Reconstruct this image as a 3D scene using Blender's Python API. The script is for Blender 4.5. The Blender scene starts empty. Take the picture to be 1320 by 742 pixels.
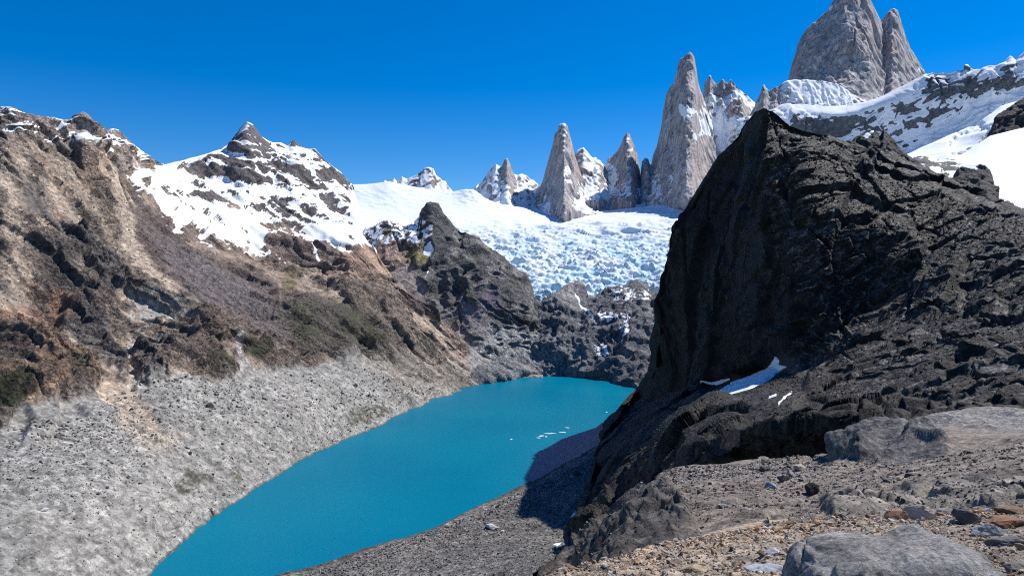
import bpy, math, random
import numpy as np

# ------------------------------------------------------------------ camera, sky, sun, exposure
F = 943.0            # focal length in photo pixels (photo is 1320 x 742)
CX, CY, EYE = 660.0, 371.0, 200.0
scene = bpy.context.scene
cam_d = bpy.data.cameras.new("camera")
cam_d.sensor_width = 36.0
cam_d.lens = 36.0 * F / 1320.0
cam_d.clip_start = 0.1
cam_d.clip_end = 60000.0
cam = bpy.data.objects.new("camera", cam_d)
scene.collection.objects.link(cam)
cam.location = (0, 0, EYE)
cam.rotation_euler = (math.radians(90), 0, 0)
scene.camera = cam

SUN_EL = math.radians(52.5)
SUN_AZ = math.atan2(0.87, 0.49)          # from +Y towards +X
world = bpy.data.worlds.new("World")
scene.world = world
world.use_nodes = True
wn, wl = world.node_tree.nodes, world.node_tree.links
bg = wn["Background"]
sky = wn.new("ShaderNodeTexSky")
sky.sky_type = 'NISHITA'
sky.sun_disc = False
sky.sun_elevation = SUN_EL
sky.sun_rotation = SUN_AZ
sky.altitude = 1500
sky.air_density = 1.0
sky.dust_density = 0.15
sky.ozone_density = 3.0
hs = wn.new("ShaderNodeHueSaturation")
hs.inputs["Saturation"].default_value = 1.5
hs.inputs["Hue"].default_value = 0.508
wl.new(sky.outputs[0], hs.inputs["Color"])
wl.new(hs.outputs[0], bg.inputs[0])
bg.inputs[1].default_value = 0.098

sun_d = bpy.data.lights.new("sun", 'SUN')
sun_d.energy = 4.6
sun_d.angle = math.radians(0.5)
sun_d.color = (1.0, 0.965, 0.91)
sun = bpy.data.objects.new("sun", sun_d)
scene.collection.objects.link(sun)
sdir = np.array([math.sin(SUN_AZ) * math.cos(SUN_EL), math.cos(SUN_AZ) * math.cos(SUN_EL), math.sin(SUN_EL)])
from mathutils import Vector
sun.rotation_euler = Vector(sdir).to_track_quat('Z', 'Y').to_euler()
sun.location = (300, 100, 900)
scene.view_settings.view_transform = 'Standard'
scene.view_settings.look = 'None'
scene.view_settings.gamma = 1.0
scene.view_settings.exposure = 0.45
scene.cycles.use_denoising = False
scene.cycles.filter_width = 1.1
scene.cycles.sample_clamp_indirect = 4
scene.cycles.max_bounces = 4
scene.cycles.diffuse_bounces = 3

# ------------------------------------------------------------------ noise
rng = np.random.default_rng(11)
_perm = rng.permutation(4096).astype(np.int32)
_grad = rng.normal(size=(4096, 3)).astype(np.float32)
_grad /= np.linalg.norm(_grad, axis=1)[:, None]
_rnd = rng.random((4096, 4)).astype(np.float32)

def _h(ix, iy, iz):
    a = _perm[ix & 4095]
    a = _perm[(a + iy) & 4095]
    return _perm[(a + iz) & 4095]

def perlin(p):
    """gradient noise, p (N,3) -> about -1..1"""
    p = p.astype(np.float32)
    i = np.floor(p).astype(np.int32)
    f = p - i
    w = f * f * f * (f * (f * 6 - 15) + 10)
    out = np.zeros(len(p), np.float32)
    for dx in (0, 1):
        wx = w[:, 0] if dx else 1 - w[:, 0]
        for dy in (0, 1):
            wy = w[:, 1] if dy else 1 - w[:, 1]
            for dz in (0, 1):
                wz = w[:, 2] if dz else 1 - w[:, 2]
                g = _grad[_h(i[:, 0] + dx, i[:, 1] + dy, i[:, 2] + dz)]
                out += wx * wy * wz * (g[:, 0] * (f[:, 0] - dx) + g[:, 1] * (f[:, 1] - dy) + g[:, 2] * (f[:, 2] - dz))
    return out * 1.6

def facet(p):
    """piecewise planar blocks with sharp steps between them: broken rock. Returns (height, edge distance)"""
    p = p.astype(np.float32)
    b = np.floor(p - 0.5).astype(np.int32)
    d1 = np.full(len(p), 9., np.float32); d2 = d1.copy(); val = np.zeros(len(p), np.float32)
    for dx in (0, 1):
        for dy in (0, 1):
            for dz in (0, 1):
                c = b + np.array([dx, dy, dz], np.int32)
                k = _h(c[:, 0], c[:, 1], c[:, 2])
                q = p - (c + 0.5 + (_rnd[k, :3] - 0.5) * 0.9)
                d = (q * q).sum(1)
                g = _grad[k]
                v = (q * g).sum(1) * 0.9 + (_rnd[k, 3] - 0.5) * 0.9
                near = d < d1
                d2 = np.where(near, d1, np.minimum(d2, d))
                val = np.where(near, v, val)
                d1 = np.where(near, d, d1)
    return val, np.sqrt(d2) - np.sqrt(d1)

def noise_sum(P, spec, spacing=None, cap=None):
    """spec: list of (wavelength m, amplitude m, kind)"""
    out = np.zeros(len(P), np.float32)
    for n, (L, A, kind) in enumerate(spec):
        Q = P
        if spacing is not None:             # no detail finer than the mesh can carry
            A = A * sstep(1.3, 3.2, L / spacing)
        if cap is not None: A = np.minimum(A, cap)
        if kind.endswith('v'):              # stretched up and down the slope: flutes, gullies
            Q = P * np.array([1, 1, 0.25]); kind = kind[:-1]
        elif kind.endswith('s'):            # strata dipping to the right
            x, z = P[:, 0], P[:, 2]
            Q = np.stack([(x * 0.94 - z * 0.34) * 0.35, P[:, 1] * 0.35, x * 0.34 + z * 0.94], 1); kind = kind[:-1]
        elif kind.endswith('t'):            # strata dipping to the left
            x, z = P[:, 0], P[:, 2]
            Q = np.stack([(x * 0.9 + z * 0.42) * 0.4, P[:, 1] * 0.4, -x * 0.42 + z * 0.9], 1); kind = kind[:-1]
        elif kind.endswith('d'):            # ribs and gullies running down the left wall towards the lake
            dv = np.array([0.77, -0.15, -0.62]); Q = P - 0.78 * (P @ dv)[:, None] * dv; kind = kind[:-1]
        elif kind.endswith('w'):            # long upright cracks
            Q = P * np.array([1, 1, 0.09]); kind = kind[:-1]
        elif kind.endswith('c'):            # crevasses across the flow of the ice
            Q = P @ np.array([[0.35, 0.25, 0], [0.1, 1.0, 0], [0, 0, 1.0]]); kind = kind[:-1]
        elif kind.endswith('h'):            # level beds
            Q = P * np.array([0.14, 0.14, 1.0]) + np.array([0, 0, 0.12]) * P[:, :1]; kind = kind[:-1]
        Q = Q / L + 17.3 * (n + 1)
        if kind == 'p':
            out += A * perlin(Q)
        elif kind == 'r':
            out += A * (0.6 - 1.6 * np.abs(perlin(Q)))
        elif kind == 'b':
            out += A * (1.6 * np.abs(perlin(Q)) - 0.5)
        elif kind == 'f':
            v, e = facet(Q)
            wd = 0.10 if spacing is None else np.clip(spacing / L * 1.4, 0.04, 0.6)
            out += A * ((v + 0.25) * sstep(0, 1, e / wd) - 0.25)
    return out

def smooth1(a, k, axis):
    if k < 2: return a
    ker = np.hanning(k + 2)[1:-1]; ker /= ker.sum()
    pad = [(0, 0)] * a.ndim; pad[axis] = (k // 2, k - 1 - k // 2)
    ap = np.pad(a, pad, mode='edge')
    return np.apply_along_axis(lambda v: np.convolve(v, ker, 'valid'), axis, ap)

def pchip_rows(V, nsub):
    """V (R, C) rows of control values, nsub list of R-1 subdivision counts -> dense rows, monotone cubic"""
    R = V.shape[0]
    d = np.diff(V, axis=0)
    m = np.zeros_like(V)
    for k in range(1, R - 1):
        a, b = d[k - 1], d[k]
        ok = a * b > 0
        m[k] = np.where(ok, 2 * a * b / np.where(ok, a + b, 1), 0)
    m[0], m[-1] = d[0], d[-1]
    out = []
    for k in range(R - 1):
        t = (np.arange(nsub[k]) / nsub[k])[:, None]
        h00 = 2 * t**3 - 3 * t**2 + 1; h10 = t**3 - 2 * t**2 + t
        h01 = -2 * t**3 + 3 * t**2; h11 = t**3 - t**2
        out.append(h00 * V[k] + h10 * m[k] + h01 * V[k + 1] + h11 * m[k + 1])
    out.append(V[-1][None])
    return np.concatenate(out)

def sd_poly(x, y, poly):
    """signed distance to a polygon, + inside"""
    n = len(poly); best = np.full(len(x), 1e9, np.float32); ins = np.zeros(len(x), bool)
    for i in range(n):
        (ax, ay), (bx, by) = poly[i], poly[(i + 1) % n]
        ex, ey = bx - ax, by - ay
        t = np.clip(((x - ax) * ex + (y - ay) * ey) / (ex * ex + ey * ey + 1e-9), 0, 1)
        dd = (x - ax - t * ex) ** 2 + (y - ay - t * ey) ** 2
        best = np.minimum(best, dd)
        if ay != by:
            c = ((ay > y) != (by > y)) & (x < ax + (y - ay) * ex / ey)
            ins ^= c
    dist = np.sqrt(best)
    return np.where(ins, dist, -dist)

def band(pts, w):
    """a polyline with widths -> polygon"""
    if not isinstance(w, (list, tuple)): w = [w] * len(pts)
    up, dn = [], []
    for (x, y), ww in zip(pts, w):
        up.append((x, y - ww / 2)); dn.append((x, y + ww / 2))
    return up + dn[::-1]

def world_pt(px, py, Y):
    return ((px - CX) / F * Y, Y, EYE + (CY - py) / F * Y)

def sstep(a, b, x):
    t = np.clip((x - a) / (b - a), 0, 1)
    return t * t * (3 - 2 * t)

# ------------------------------------------------------------------ materials
def new_mat(name):
    m = bpy.data.materials.new(name); m.use_nodes = True
    return m, m.node_tree.nodes, m.node_tree.links, m.node_tree.nodes["Principled BSDF"]

def rock_material(name, scale, bump_m, rough=0.85, spec=0.35, snow=True, contrast=0.55, snow_col=(0.86, 0.88, 0.9), ice=False, snow_bump=0.3, crack=0.35, stretch=1.0):
    """scale = size in metres of the finest visible texture; bump_m = bump height in metres"""
    m, n, l, b = new_mat(name)
    geo = n.new("ShaderNodeNewGeometry")
    at = n.new("ShaderNodeAttribute"); at.attribute_name = "col"
    pos = n.new("ShaderNodeVectorMath"); pos.operation = 'MULTIPLY'; pos.inputs[1].default_value = (1, 1, stretch)
    l.new(geo.outputs["Position"], pos.inputs[0])
    def nz(s, det=6, rg=0.6, dist=0.0):
        t = n.new("ShaderNodeTexNoise"); t.inputs["Scale"].default_value = s
        t.inputs["Detail"].default_value = det; t.inputs["Roughness"].default_value = rg
        t.inputs["Distortion"].default_value = dist
        l.new(pos.outputs[0], t.inputs["Vector"]); return t
    big = nz(1 / (scale * 6), 8, 0.68, 0.3)
    fine = nz(1 / (scale * 1.2), 6, 0.7)
    vor = n.new("ShaderNodeTexVoronoi"); vor.inputs["Scale"].default_value = 1 / (scale * 3)
    wv = n.new("ShaderNodeVectorMath"); wv.operation = 'MULTIPLY_ADD'
    l.new(big.outputs["Color"], wv.inputs[0]); wv.inputs[1].default_value = (scale * 1.5,) * 3
    l.new(pos.outputs[0], wv.inputs[2]); l.new(wv.outputs[0], vor.inputs["Vector"])
    r1 = n.new("ShaderNodeMapRange"); r1.inputs[1].default_value = 0.3; r1.inputs[2].default_value = 0.7
    r1.inputs[3].default_value = 1 - contrast; r1.inputs[4].default_value = 1 + contrast
    l.new(big.outputs["Fac"], r1.inputs[0])
    r2 = n.new("ShaderNodeMapRange"); r2.inputs[1].default_value = 0.3; r2.inputs[2].default_value = 0.7
    r2.inputs[3].default_value = 1 - contrast * 0.6; r2.inputs[4].default_value = 1 + contrast * 0.6
    l.new(fine.outputs["Fac"], r2.inputs[0])
    mul = n.new("ShaderNodeMath"); mul.operation = 'MULTIPLY'
    l.new(r1.outputs[0], mul.inputs[0]); l.new(r2.outputs[0], mul.inputs[1])
    # block to block tone
    sepv = n.new("ShaderNodeSeparateColor"); l.new(vor.outputs["Color"], sepv.inputs[0])
    r3 = n.new("ShaderNodeMapRange"); r3.inputs[3].default_value = 1 - contrast * 0.4; r3.inputs[4].default_value = 1 + contrast * 0.4
    l.new(sepv.outputs[0], r3.inputs[0])
    mul2 = n.new("ShaderNodeMath"); mul2.operation = 'MULTIPLY'
    l.new(mul.outputs[0], mul2.inputs[0]); l.new(r3.outputs[0], mul2.inputs[1])
    vm = n.new("ShaderNodeVectorMath"); vm.operation = 'SCALE'
    l.new(at.outputs["Color"], vm.inputs[0]); l.new(mul2.outputs[0], vm.inputs["Scale"])
    col = vm.outputs[0]
    ve = n.new("ShaderNodeTexVoronoi"); ve.feature = 'DISTANCE_TO_EDGE'; ve.inputs["Scale"].default_value = 1 / (scale * 5)
    l.new(wv.outputs[0], ve.inputs["Vector"])
    er = n.new("ShaderNodeMapRange"); er.inputs[1].default_value = 0.0; er.inputs[2].default_value = 0.09
    er.inputs[3].default_value = 1 - crack; er.inputs[4].default_value = 1.0
    l.new(ve.outputs["Distance"], er.inputs[0])
    cg = n.new("ShaderNodeAttribute"); cg.attribute_name = "crag"
    cm = n.new("ShaderNodeMix"); cm.data_type = 'FLOAT'; l.new(cg.outputs["Fac"], cm.inputs["Factor"]); cm.inputs["A"].default_value = 1.0
    l.new(er.outputs[0], cm.inputs["B"]); er = cm
    vm2 = n.new("ShaderNodeVectorMath"); vm2.operation = 'SCALE'; l.new(col, vm2.inputs[0]); l.new(er.outputs[0], vm2.inputs["Scale"])
    col = vm2.outputs[0]
    hsum = n.new("ShaderNodeMath"); hsum.operation = 'MULTIPLY_ADD'
    l.new(vor.outputs["Distance"], hsum.inputs[0]); hsum.inputs[1].default_value = 0.6
    l.new(big.outputs["Fac"], hsum.inputs[2])
    hs2 = n.new("ShaderNodeMath"); hs2.operation = 'MULTIPLY_ADD'; l.new(er.outputs[0], hs2.inputs[0]); hs2.inputs[1].default_value = 0.25
    l.new(hsum.outputs[0], hs2.inputs[2]); hsum = hs2
    bp1 = n.new("ShaderNodeBump"); bp1.inputs["Distance"].default_value = bump_m * 3
    bs = n.new("ShaderNodeMath"); bs.operation = 'MULTIPLY_ADD'; bs.inputs[1].default_value = 0.7; bs.inputs[2].default_value = 0.3
    l.new(cg.outputs["Fac"], bs.inputs[0]); l.new(bs.outputs[0], bp1.inputs["Strength"])
    l.new(hsum.outputs[0], bp1.inputs["Height"])
    bp2 = n.new("ShaderNodeBump"); bp2.inputs["Distance"].default_value = bump_m; bp2.inputs["Strength"].default_value = 1; l.new(bs.outputs[0], bp2.inputs["Strength"])
    l.new(fine.outputs["Fac"], bp2.inputs["Height"]); l.new(bp1.outputs[0], bp2.inputs["Normal"])
    nor = bp2.outputs[0]
    b.inputs["Roughness"].default_value = rough
    b.inputs["Specular IOR Level"].default_value = spec
    if snow:
        sa = n.new("ShaderNodeAttribute"); sa.attribute_name = "snow"
        ad = n.new("ShaderNodeMath"); ad.operation = 'MULTIPLY_ADD'; ad.inputs[1].default_value = 0.5; 
        l.new(big.outputs["Fac"], ad.inputs[0]); l.new(sa.outputs["Fac"], ad.inputs[2])
        mr = n.new("ShaderNodeMapRange"); mr.interpolation_type = 'SMOOTHSTEP'
        mr.inputs[1].default_value = 0.69; mr.inputs[2].default_value = 0.83
        l.new(ad.outputs[0], mr.inputs[0])
        mx = n.new("ShaderNodeMix"); mx.data_type = 'RGBA'
        l.new(mr.outputs[0], mx.inputs["Factor"]); l.new(col, mx.inputs["A"])
        sc = n.new("ShaderNodeAttribute"); sc.attribute_name = "snowcol"
        l.new(sc.outputs["Color"], mx.inputs["B"])
        col = mx.outputs["Result"]
        # snow lies smoother than the rock
        sb = n.new("ShaderNodeBump"); sb.inputs["Distance"].default_value = bump_m * snow_bump; sb.inputs["Strength"].default_value = 1
        l.new(big.outputs["Fac"], sb.inputs["Height"])
        mn = n.new("ShaderNodeMix"); mn.data_type = 'VECTOR'
        l.new(mr.outputs[0], mn.inputs["Factor"]); l.new(nor, mn.inputs["A"]); l.new(sb.outputs[0], mn.inputs["B"])
        nor = mn.outputs["Result"]
    l.new(col, b.inputs["Base Color"]); l.new(nor, b.inputs["Normal"])
    return m

# ------------------------------------------------------------------ landforms
LAND = {}
def land(name, rows, u0, u1, mat, base, zones=(), disp=(), back=(60, 60), step=1.35, label=None, category=None,
         kind="structure", warp=(40, 7), snow_k=0.9, snow_n0=0.55, snow_noise=0.35, rough_top=1.0, vary=None, uneven=0.18, crestk=0.45, relief0=1.0, wet=False, tone=1.0, steep=None, rowdens=1.0, soften=0,
         snowcol=(0.78, 0.80, 0.83), extra=None, smooth_px=9, minsub=6, icecol=None, key=None):
    us = np.arange(u0, u1 + step, step)
    Yr, Zr = [], []
    for k, row in enumerate(rows):
        xs = [q[0] for q in row]
        py = np.interp(us, xs, [q[1] for q in row])
        Yk = np.interp(us, xs, [(EYE * F / (q[1] - CY)) if q[2] is None else q[2] for q in row])
        if all(q[2] is None for q in row): Yk = EYE * F / (py - CY)
        if k < len(rows) - 1:
            kk = max(1, int(smooth_px / step))
            py, Yk = smooth1(py, kk, 0), smooth1(Yk, kk, 0)
        else:
            Yk = smooth1(Yk, max(1, int(smooth_px / step)), 0)
        Yr.append(Yk); Zr.append(EYE + (CY - py) / F * Yk)
    if soften:                                      # a calm row just under the jagged crest, so that its teeth do not run down the face
        pc = CY - (Zr[-1] - EYE) / Yr[-1] * F
        w = int(soften / step)
        ps = np.maximum(smooth1(pc, w, 0) + 7, pc + 4); Ys = smooth1(Yr[-1], w, 0)
        Ys = Ys - 0.012 * Ys
        Yr.insert(-1, Ys); Zr.insert(-1, EYE + (CY - ps) / F * Ys); rows = list(rows[:-1]) + [None, rows[-1]]
    Yr, Zr = np.array(Yr), np.array(Zr)
    pyr = CY - (Zr - EYE) / Yr * F
    nsub = [max(minsub, int(np.percentile(np.abs(pyr[k + 1] - pyr[k]), 97) / step * (rowdens[min(k, len(rowdens) - 1)] if isinstance(rowdens, (list, tuple)) else rowdens))) for k in range(len(rows) - 1)]
    ncrest = sum(nsub)
    # behind the crest the ground falls away again
    for bk in ([back] if isinstance(back, tuple) else back):
        Yr = np.vstack([Yr, Yr[len(rows) - 1] + bk[0]]); Zr = np.vstack([Zr, Zr[len(rows) - 1] - bk[1]])
        nsub.append(12)
    Y = np.concatenate([pchip_rows(Yr[:len(rows)], nsub[:len(rows) - 1]), _lin(Yr[len(rows) - 1:], nsub[len(rows) - 1:])])
    Z = np.concatenate([pchip_rows(Zr[:len(rows)], nsub[:len(rows) - 1]), _lin(Zr[len(rows) - 1:], nsub[len(rows) - 1:])])
    R, C = Y.shape
    U = np.broadcast_to(us, (R, C))
    X = (U - CX) / F * Y
    PY = CY - (Z - EYE) / Y * F
    P = np.stack([X, Y, Z], -1)
    N = grid_normals(P)
    Pf = P.reshape(-1, 3); u = U.ravel().astype(np.float32); v = PY.ravel().astype(np.float32)
    L, A = warp
    Q = Pf / L
    wx = A * (perlin(Q + 3.1) + 0.5 * perlin(Q * 2.7 + 9.2) + 0.3 * perlin(Q * 7 + 1.7))
    wy = A * (perlin(Q + 31.1) + 0.5 * perlin(Q * 2.7 + 49.2) + 0.3 * perlin(Q * 7 + 21.7))
    uw, vw = u + wx, v + wy
    col = np.tile(np.array(base, np.float32), (len(u), 1))
    relief = np.full(len(u), relief0, np.float32); push = np.zeros(len(u), np.float32)
    if vary:                                        # large scale patches of other stone colours
        for ventry in vary:
            Lv, c2, lo, hi, kindv = ventry[:5]
            s = noise_sum(Pf, [(Lv, 1, kindv), (Lv * 0.37, 0.5, kindv), (Lv * 0.13, 0.25, kindv)])
            m = sstep(lo, hi, s)[:, None]
            col = col * (1 - m) + np.array(c2, np.float32) * m
            if len(ventry) > 5: relief = relief * (1 - m[:, 0]) + ventry[5] * m[:, 0]
    col = col.astype(np.float32)
    snowm = np.zeros(len(u), np.float32)
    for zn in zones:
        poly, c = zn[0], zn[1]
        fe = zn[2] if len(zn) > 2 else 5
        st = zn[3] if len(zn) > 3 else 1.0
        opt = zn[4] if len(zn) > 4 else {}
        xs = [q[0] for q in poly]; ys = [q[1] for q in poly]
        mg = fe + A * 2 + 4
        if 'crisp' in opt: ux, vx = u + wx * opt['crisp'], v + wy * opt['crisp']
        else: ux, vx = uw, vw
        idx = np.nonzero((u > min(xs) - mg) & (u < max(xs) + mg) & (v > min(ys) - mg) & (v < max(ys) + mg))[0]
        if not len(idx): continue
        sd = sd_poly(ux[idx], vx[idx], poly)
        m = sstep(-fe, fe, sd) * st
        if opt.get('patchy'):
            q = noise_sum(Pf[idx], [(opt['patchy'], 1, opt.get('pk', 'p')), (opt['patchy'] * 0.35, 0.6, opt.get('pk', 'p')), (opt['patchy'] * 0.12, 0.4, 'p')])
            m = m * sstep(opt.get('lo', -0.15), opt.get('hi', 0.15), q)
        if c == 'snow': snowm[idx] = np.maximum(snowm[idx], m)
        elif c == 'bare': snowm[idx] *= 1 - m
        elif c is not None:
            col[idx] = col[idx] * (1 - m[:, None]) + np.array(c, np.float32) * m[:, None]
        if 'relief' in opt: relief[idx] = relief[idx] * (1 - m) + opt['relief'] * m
        if 'push' in opt: push[idx] += m * opt['push']
    sp = np.maximum(np.linalg.norm(np.gradient(P, axis=0), axis=-1), np.linalg.norm(np.gradient(P, axis=1), axis=-1)).ravel()
    D = noise_sum(Pf, disp, sp, Pf[:, 1] * 0.019 if name != 'foreground' else None) if disp else np.zeros(len(u), np.float32)
    D = D * relief + push
    rowt = np.repeat(np.arange(R), C)
    D *= crestk + (1 - crestk) * np.clip((ncrest - rowt) / 28.0, 0, 1) ** 0.7
    D *= np.where(rowt >= ncrest, np.clip(1 - (rowt - ncrest) / 12.0 * 0.5, 0.3, 1), 1)
    Pd = Pf + N.reshape(-1, 3) * D[:, None]
    if extra: Pd = extra(Pd, u, v)
    Nd = grid_normals(Pd.reshape(R, C, 3)).reshape(-1, 3)
    nz = Nd[:, 2]
    nzs = smooth1(smooth1(nz.reshape(R, C), 3, 0), 3, 1).ravel()
    sn = noise_sum(Pf, [(L * 0.8, 1, 'p'), (L * 0.3, .6, 'p'), (L * .1, .35, 'p')])
    S = -0.35 + 1.5 * snowm + np.where(snowm > 0.02, 1, 0) * (snow_k * (nzs - snow_n0) + snow_noise * sn)
    S = np.where(snowm > 0.02, S, -1)
    wtone = 1 + uneven * noise_sum(Pf, [(L * 2, 1, 'p'), (L * 0.5, .7, 'p'), (L * .12, .5, 'p')])
    if steep:                                       # bare steep rock is another stone than the scree lying on the ledges
        nb = smooth1(smooth1(nz.reshape(R, C), 25, 0), 25, 1).ravel()
        c2, lo, hi, st = steep
        ms = (sstep(-lo, -hi, nzs - nb + 0.05 * sn) * st * np.clip(relief, 0, 1))[:, None]
        col = col * (1 - ms) + (np.array(c2, np.float32) * 0.7 + col * 0.15) * ms
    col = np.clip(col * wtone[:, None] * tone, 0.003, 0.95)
    if wet:                                         # stones darkened by the water along the shore
        wz = sstep(1.9, 0.6, Pd[:, 2] + 0.5 * sn)[:, None]; col = col * (1 - 0.55 * wz)
    sc = np.tile(np.array(snowcol, np.float32), (len(u), 1))
    if icecol: sc = icecol(sc, Pf, u, v, D)
    me = grid_mesh(name, Pd.reshape(R, C, 3))
    set_col(me, "col", col); set_col(me, "snowcol", sc)
    a = me.attributes.new("snow", 'FLOAT', 'POINT'); a.data.foreach_set("value", S.astype(np.float32))
    a = me.attributes.new("crag", 'FLOAT', 'POINT'); a.data.foreach_set("value", np.clip((relief - 0.25) / 0.5, 0, 1).astype(np.float32))
    me.materials.append(mat)
    o = bpy.data.objects.new(name, me); scene.collection.objects.link(o)
    o["kind"] = kind
    if label: o["label"] = label
    if category: o["category"] = category
    LAND[key or name] = dict(area=(np.linalg.norm(np.gradient(P, axis=0), axis=-1) * np.linalg.norm(np.gradient(P, axis=1), axis=-1)).ravel()[:(ncrest + 1) * C], P=Pd[:(ncrest + 1) * C], u=u[:(ncrest + 1) * C], v=v[:(ncrest + 1) * C], N=Nd[:(ncrest + 1) * C], C=C)
    return o

def _lin(V, ns):
    out = []
    for k in range(len(ns)):
        t = ((np.arange(ns[k]) + 1) / ns[k])[:, None]
        out.append(V[k] * (1 - t) + V[k + 1] * t)
    return np.concatenate(out)

def grid_normals(P):
    du = np.gradient(P, axis=1); dv = np.gradient(P, axis=0)
    n = np.cross(du, dv)
    n /= np.linalg.norm(n, axis=-1, keepdims=True) + 1e-9
    return n.astype(np.float32)

def grid_mesh(name, P):
    R, C = P.shape[:2]
    idx = np.arange(R * C).reshape(R, C)
    q = np.stack([idx[:-1, :-1], idx[:-1, 1:], idx[1:, 1:], idx[1:, :-1]], -1).reshape(-1, 4)
    return mesh_from(name, P.reshape(-1, 3), q)

def mesh_from(name, V, Fc, smooth=True):
    me = bpy.data.meshes.new(name)
    nf, k = Fc.shape
    me.vertices.add(len(V)); me.vertices.foreach_set("co", np.ascontiguousarray(V, np.float32).ravel())
    me.loops.add(nf * k); me.loops.foreach_set("vertex_index", Fc.astype(np.int32).ravel())
    me.polygons.add(nf)
    me.polygons.foreach_set("loop_start", np.arange(0, nf * k, k, dtype=np.int32))
    me.polygons.foreach_set("loop_total", np.full(nf, k, np.int32))
    me.polygons.foreach_set("use_smooth", np.full(nf, smooth, bool))
    me.update(calc_edges=True)
    return me

def set_col(me, name, c):
    a = me.attributes.new(name, 'FLOAT_COLOR', 'POINT')
    a.data.foreach_set("color", np.concatenate([c, np.ones((len(c), 1))], 1).astype(np.float32).ravel())
# ------------------------------------------------------------------ palette (albedo)
BROWN = (0.225, 0.168, 0.125); TAN = (0.275, 0.218, 0.168); PALE = (0.19, 0.182, 0.167); MAROON = (0.085, 0.062, 0.058)
DARK = (0.075, 0.066, 0.062); RUST = (0.28, 0.15, 0.09); OLIVE = (0.045, 0.045, 0.025); GREEN = (0.018, 0.024, 0.008)
GREYR = (0.17, 0.16, 0.15); GRANITE = (0.41, 0.385, 0.385); ICEBLUE = (0.33, 0.60, 0.74)

M_far = rock_material("rock_far", 4.0, 2.0, contrast=0.4)
M_gran = rock_material("granite", 4.0, 1.3, contrast=0.32, stretch=0.08, crack=0.25)
M_mid = rock_material("rock_mid", 1.4, 1.3, contrast=0.7, crack=0.5)
M_dark = rock_material("rock_dark", 0.8, 0.8, rough=0.7, spec=0.22, contrast=0.85, crack=0.6)
M_ice = rock_material("glacier_ice", 6.0, 2.2, contrast=0.4, snow_bump=0.5)
M_near = rock_material("gravel_near", 0.05, 0.02, contrast=0.5)
M_terr = rock_material("gravel_terrace", 0.22, 0.12, contrast=0.6)

# ------------------------------------------------------------------ base sheet under everything
me = grid_mesh("ground", np.stack(np.meshgrid(np.linspace(-3400, 3400, 9), np.linspace(-400, 5100, 9)), -1)[..., [0, 1]].reshape(9, 9, 2) @ np.array([[1., 0, 0], [0, 1., 0]]) + np.array([0, 0, -40.]))
mg, n_, l_, b_ = new_mat("bedrock"); b_.inputs["Base Color"].default_value = (0.15, 0.14, 0.13, 1)
nt = n_.new("ShaderNodeTexNoise"); nt.inputs["Scale"].default_value = 0.01; nt.inputs["Detail"].default_value = 8
gg = n_.new("ShaderNodeNewGeometry"); l_.new(gg.outputs["Position"], nt.inputs["Vector"])
cr = n_.new("ShaderNodeValToRGB"); cr.color_ramp.elements[0].color = (0.09, 0.08, 0.075, 1); cr.color_ramp.elements[1].color = (0.3, 0.28, 0.26, 1)
l_.new(nt.outputs["Fac"], cr.inputs[0]); l_.new(cr.outputs[0], b_.inputs["Base Color"])
me.materials.append(mg)
o = bpy.data.objects.new("ground", me); scene.collection.objects.link(o); o["kind"] = "structure"

# ------------------------------------------------------------------ lake
def lake():
    xs = np.linspace(-420, 420, 60); ys = np.linspace(150, 1900, 120)
    X, Y = np.meshgrid(xs, ys)
    me = grid_mesh("lake", np.stack([X, Y, np.zeros_like(X)], -1))
    m, n, l, b = new_mat("glacial_water")
    geo = n.new("ShaderNodeNewGeometry")
    t = n.new("ShaderNodeTexNoise"); t.inputs["Scale"].default_value = 0.004; t.inputs["Detail"].default_value = 4
    l.new(geo.outputs["Position"], t.inputs["Vector"])
    cr = n.new("ShaderNodeValToRGB")
    cr.color_ramp.elements[0].position = 0.35; cr.color_ramp.elements[0].color = (0.0, 0.125, 0.212, 1)
    cr.color_ramp.elements[1].position = 0.7; cr.color_ramp.elements[1].color = (0.001, 0.152, 0.232, 1)
    l.new(t.outputs["Fac"], cr.inputs[0]); l.new(cr.outputs[0], b.inputs["Base Color"])
    b.inputs["Roughness"].default_value = 0.30; b.inputs["IOR"].default_value = 1.12
    b.inputs["Specular IOR Level"].default_value = 0.22
    w = n.new("ShaderNodeTexNoise"); w.inputs["Scale"].default_value = 0.6; w.inputs["Detail"].default_value = 5; w.inputs["Roughness"].default_value = 0.6
    sc = n.new("ShaderNodeVectorMath"); sc.operation = 'MULTIPLY'; sc.inputs[1].default_value = (1, 0.45, 1)
    l.new(geo.outputs["Position"], sc.inputs[0]); l.new(sc.outputs[0], w.inputs["Vector"])
    bp = n.new("ShaderNodeBump"); bp.inputs["Distance"].default_value = 0.25; bp.inputs["Strength"].default_value = 0.6
    l.new(w.outputs["Fac"], bp.inputs["Height"]); l.new(bp.outputs[0], b.inputs["Normal"])
    me.materials.append(m)
    o = bpy.data.objects.new("lake", me); scene.collection.objects.link(o)
    o["kind"] = "structure"; o["label"] = "opaque turquoise glacial lake lying in the moraine basin"
lake()

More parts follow.
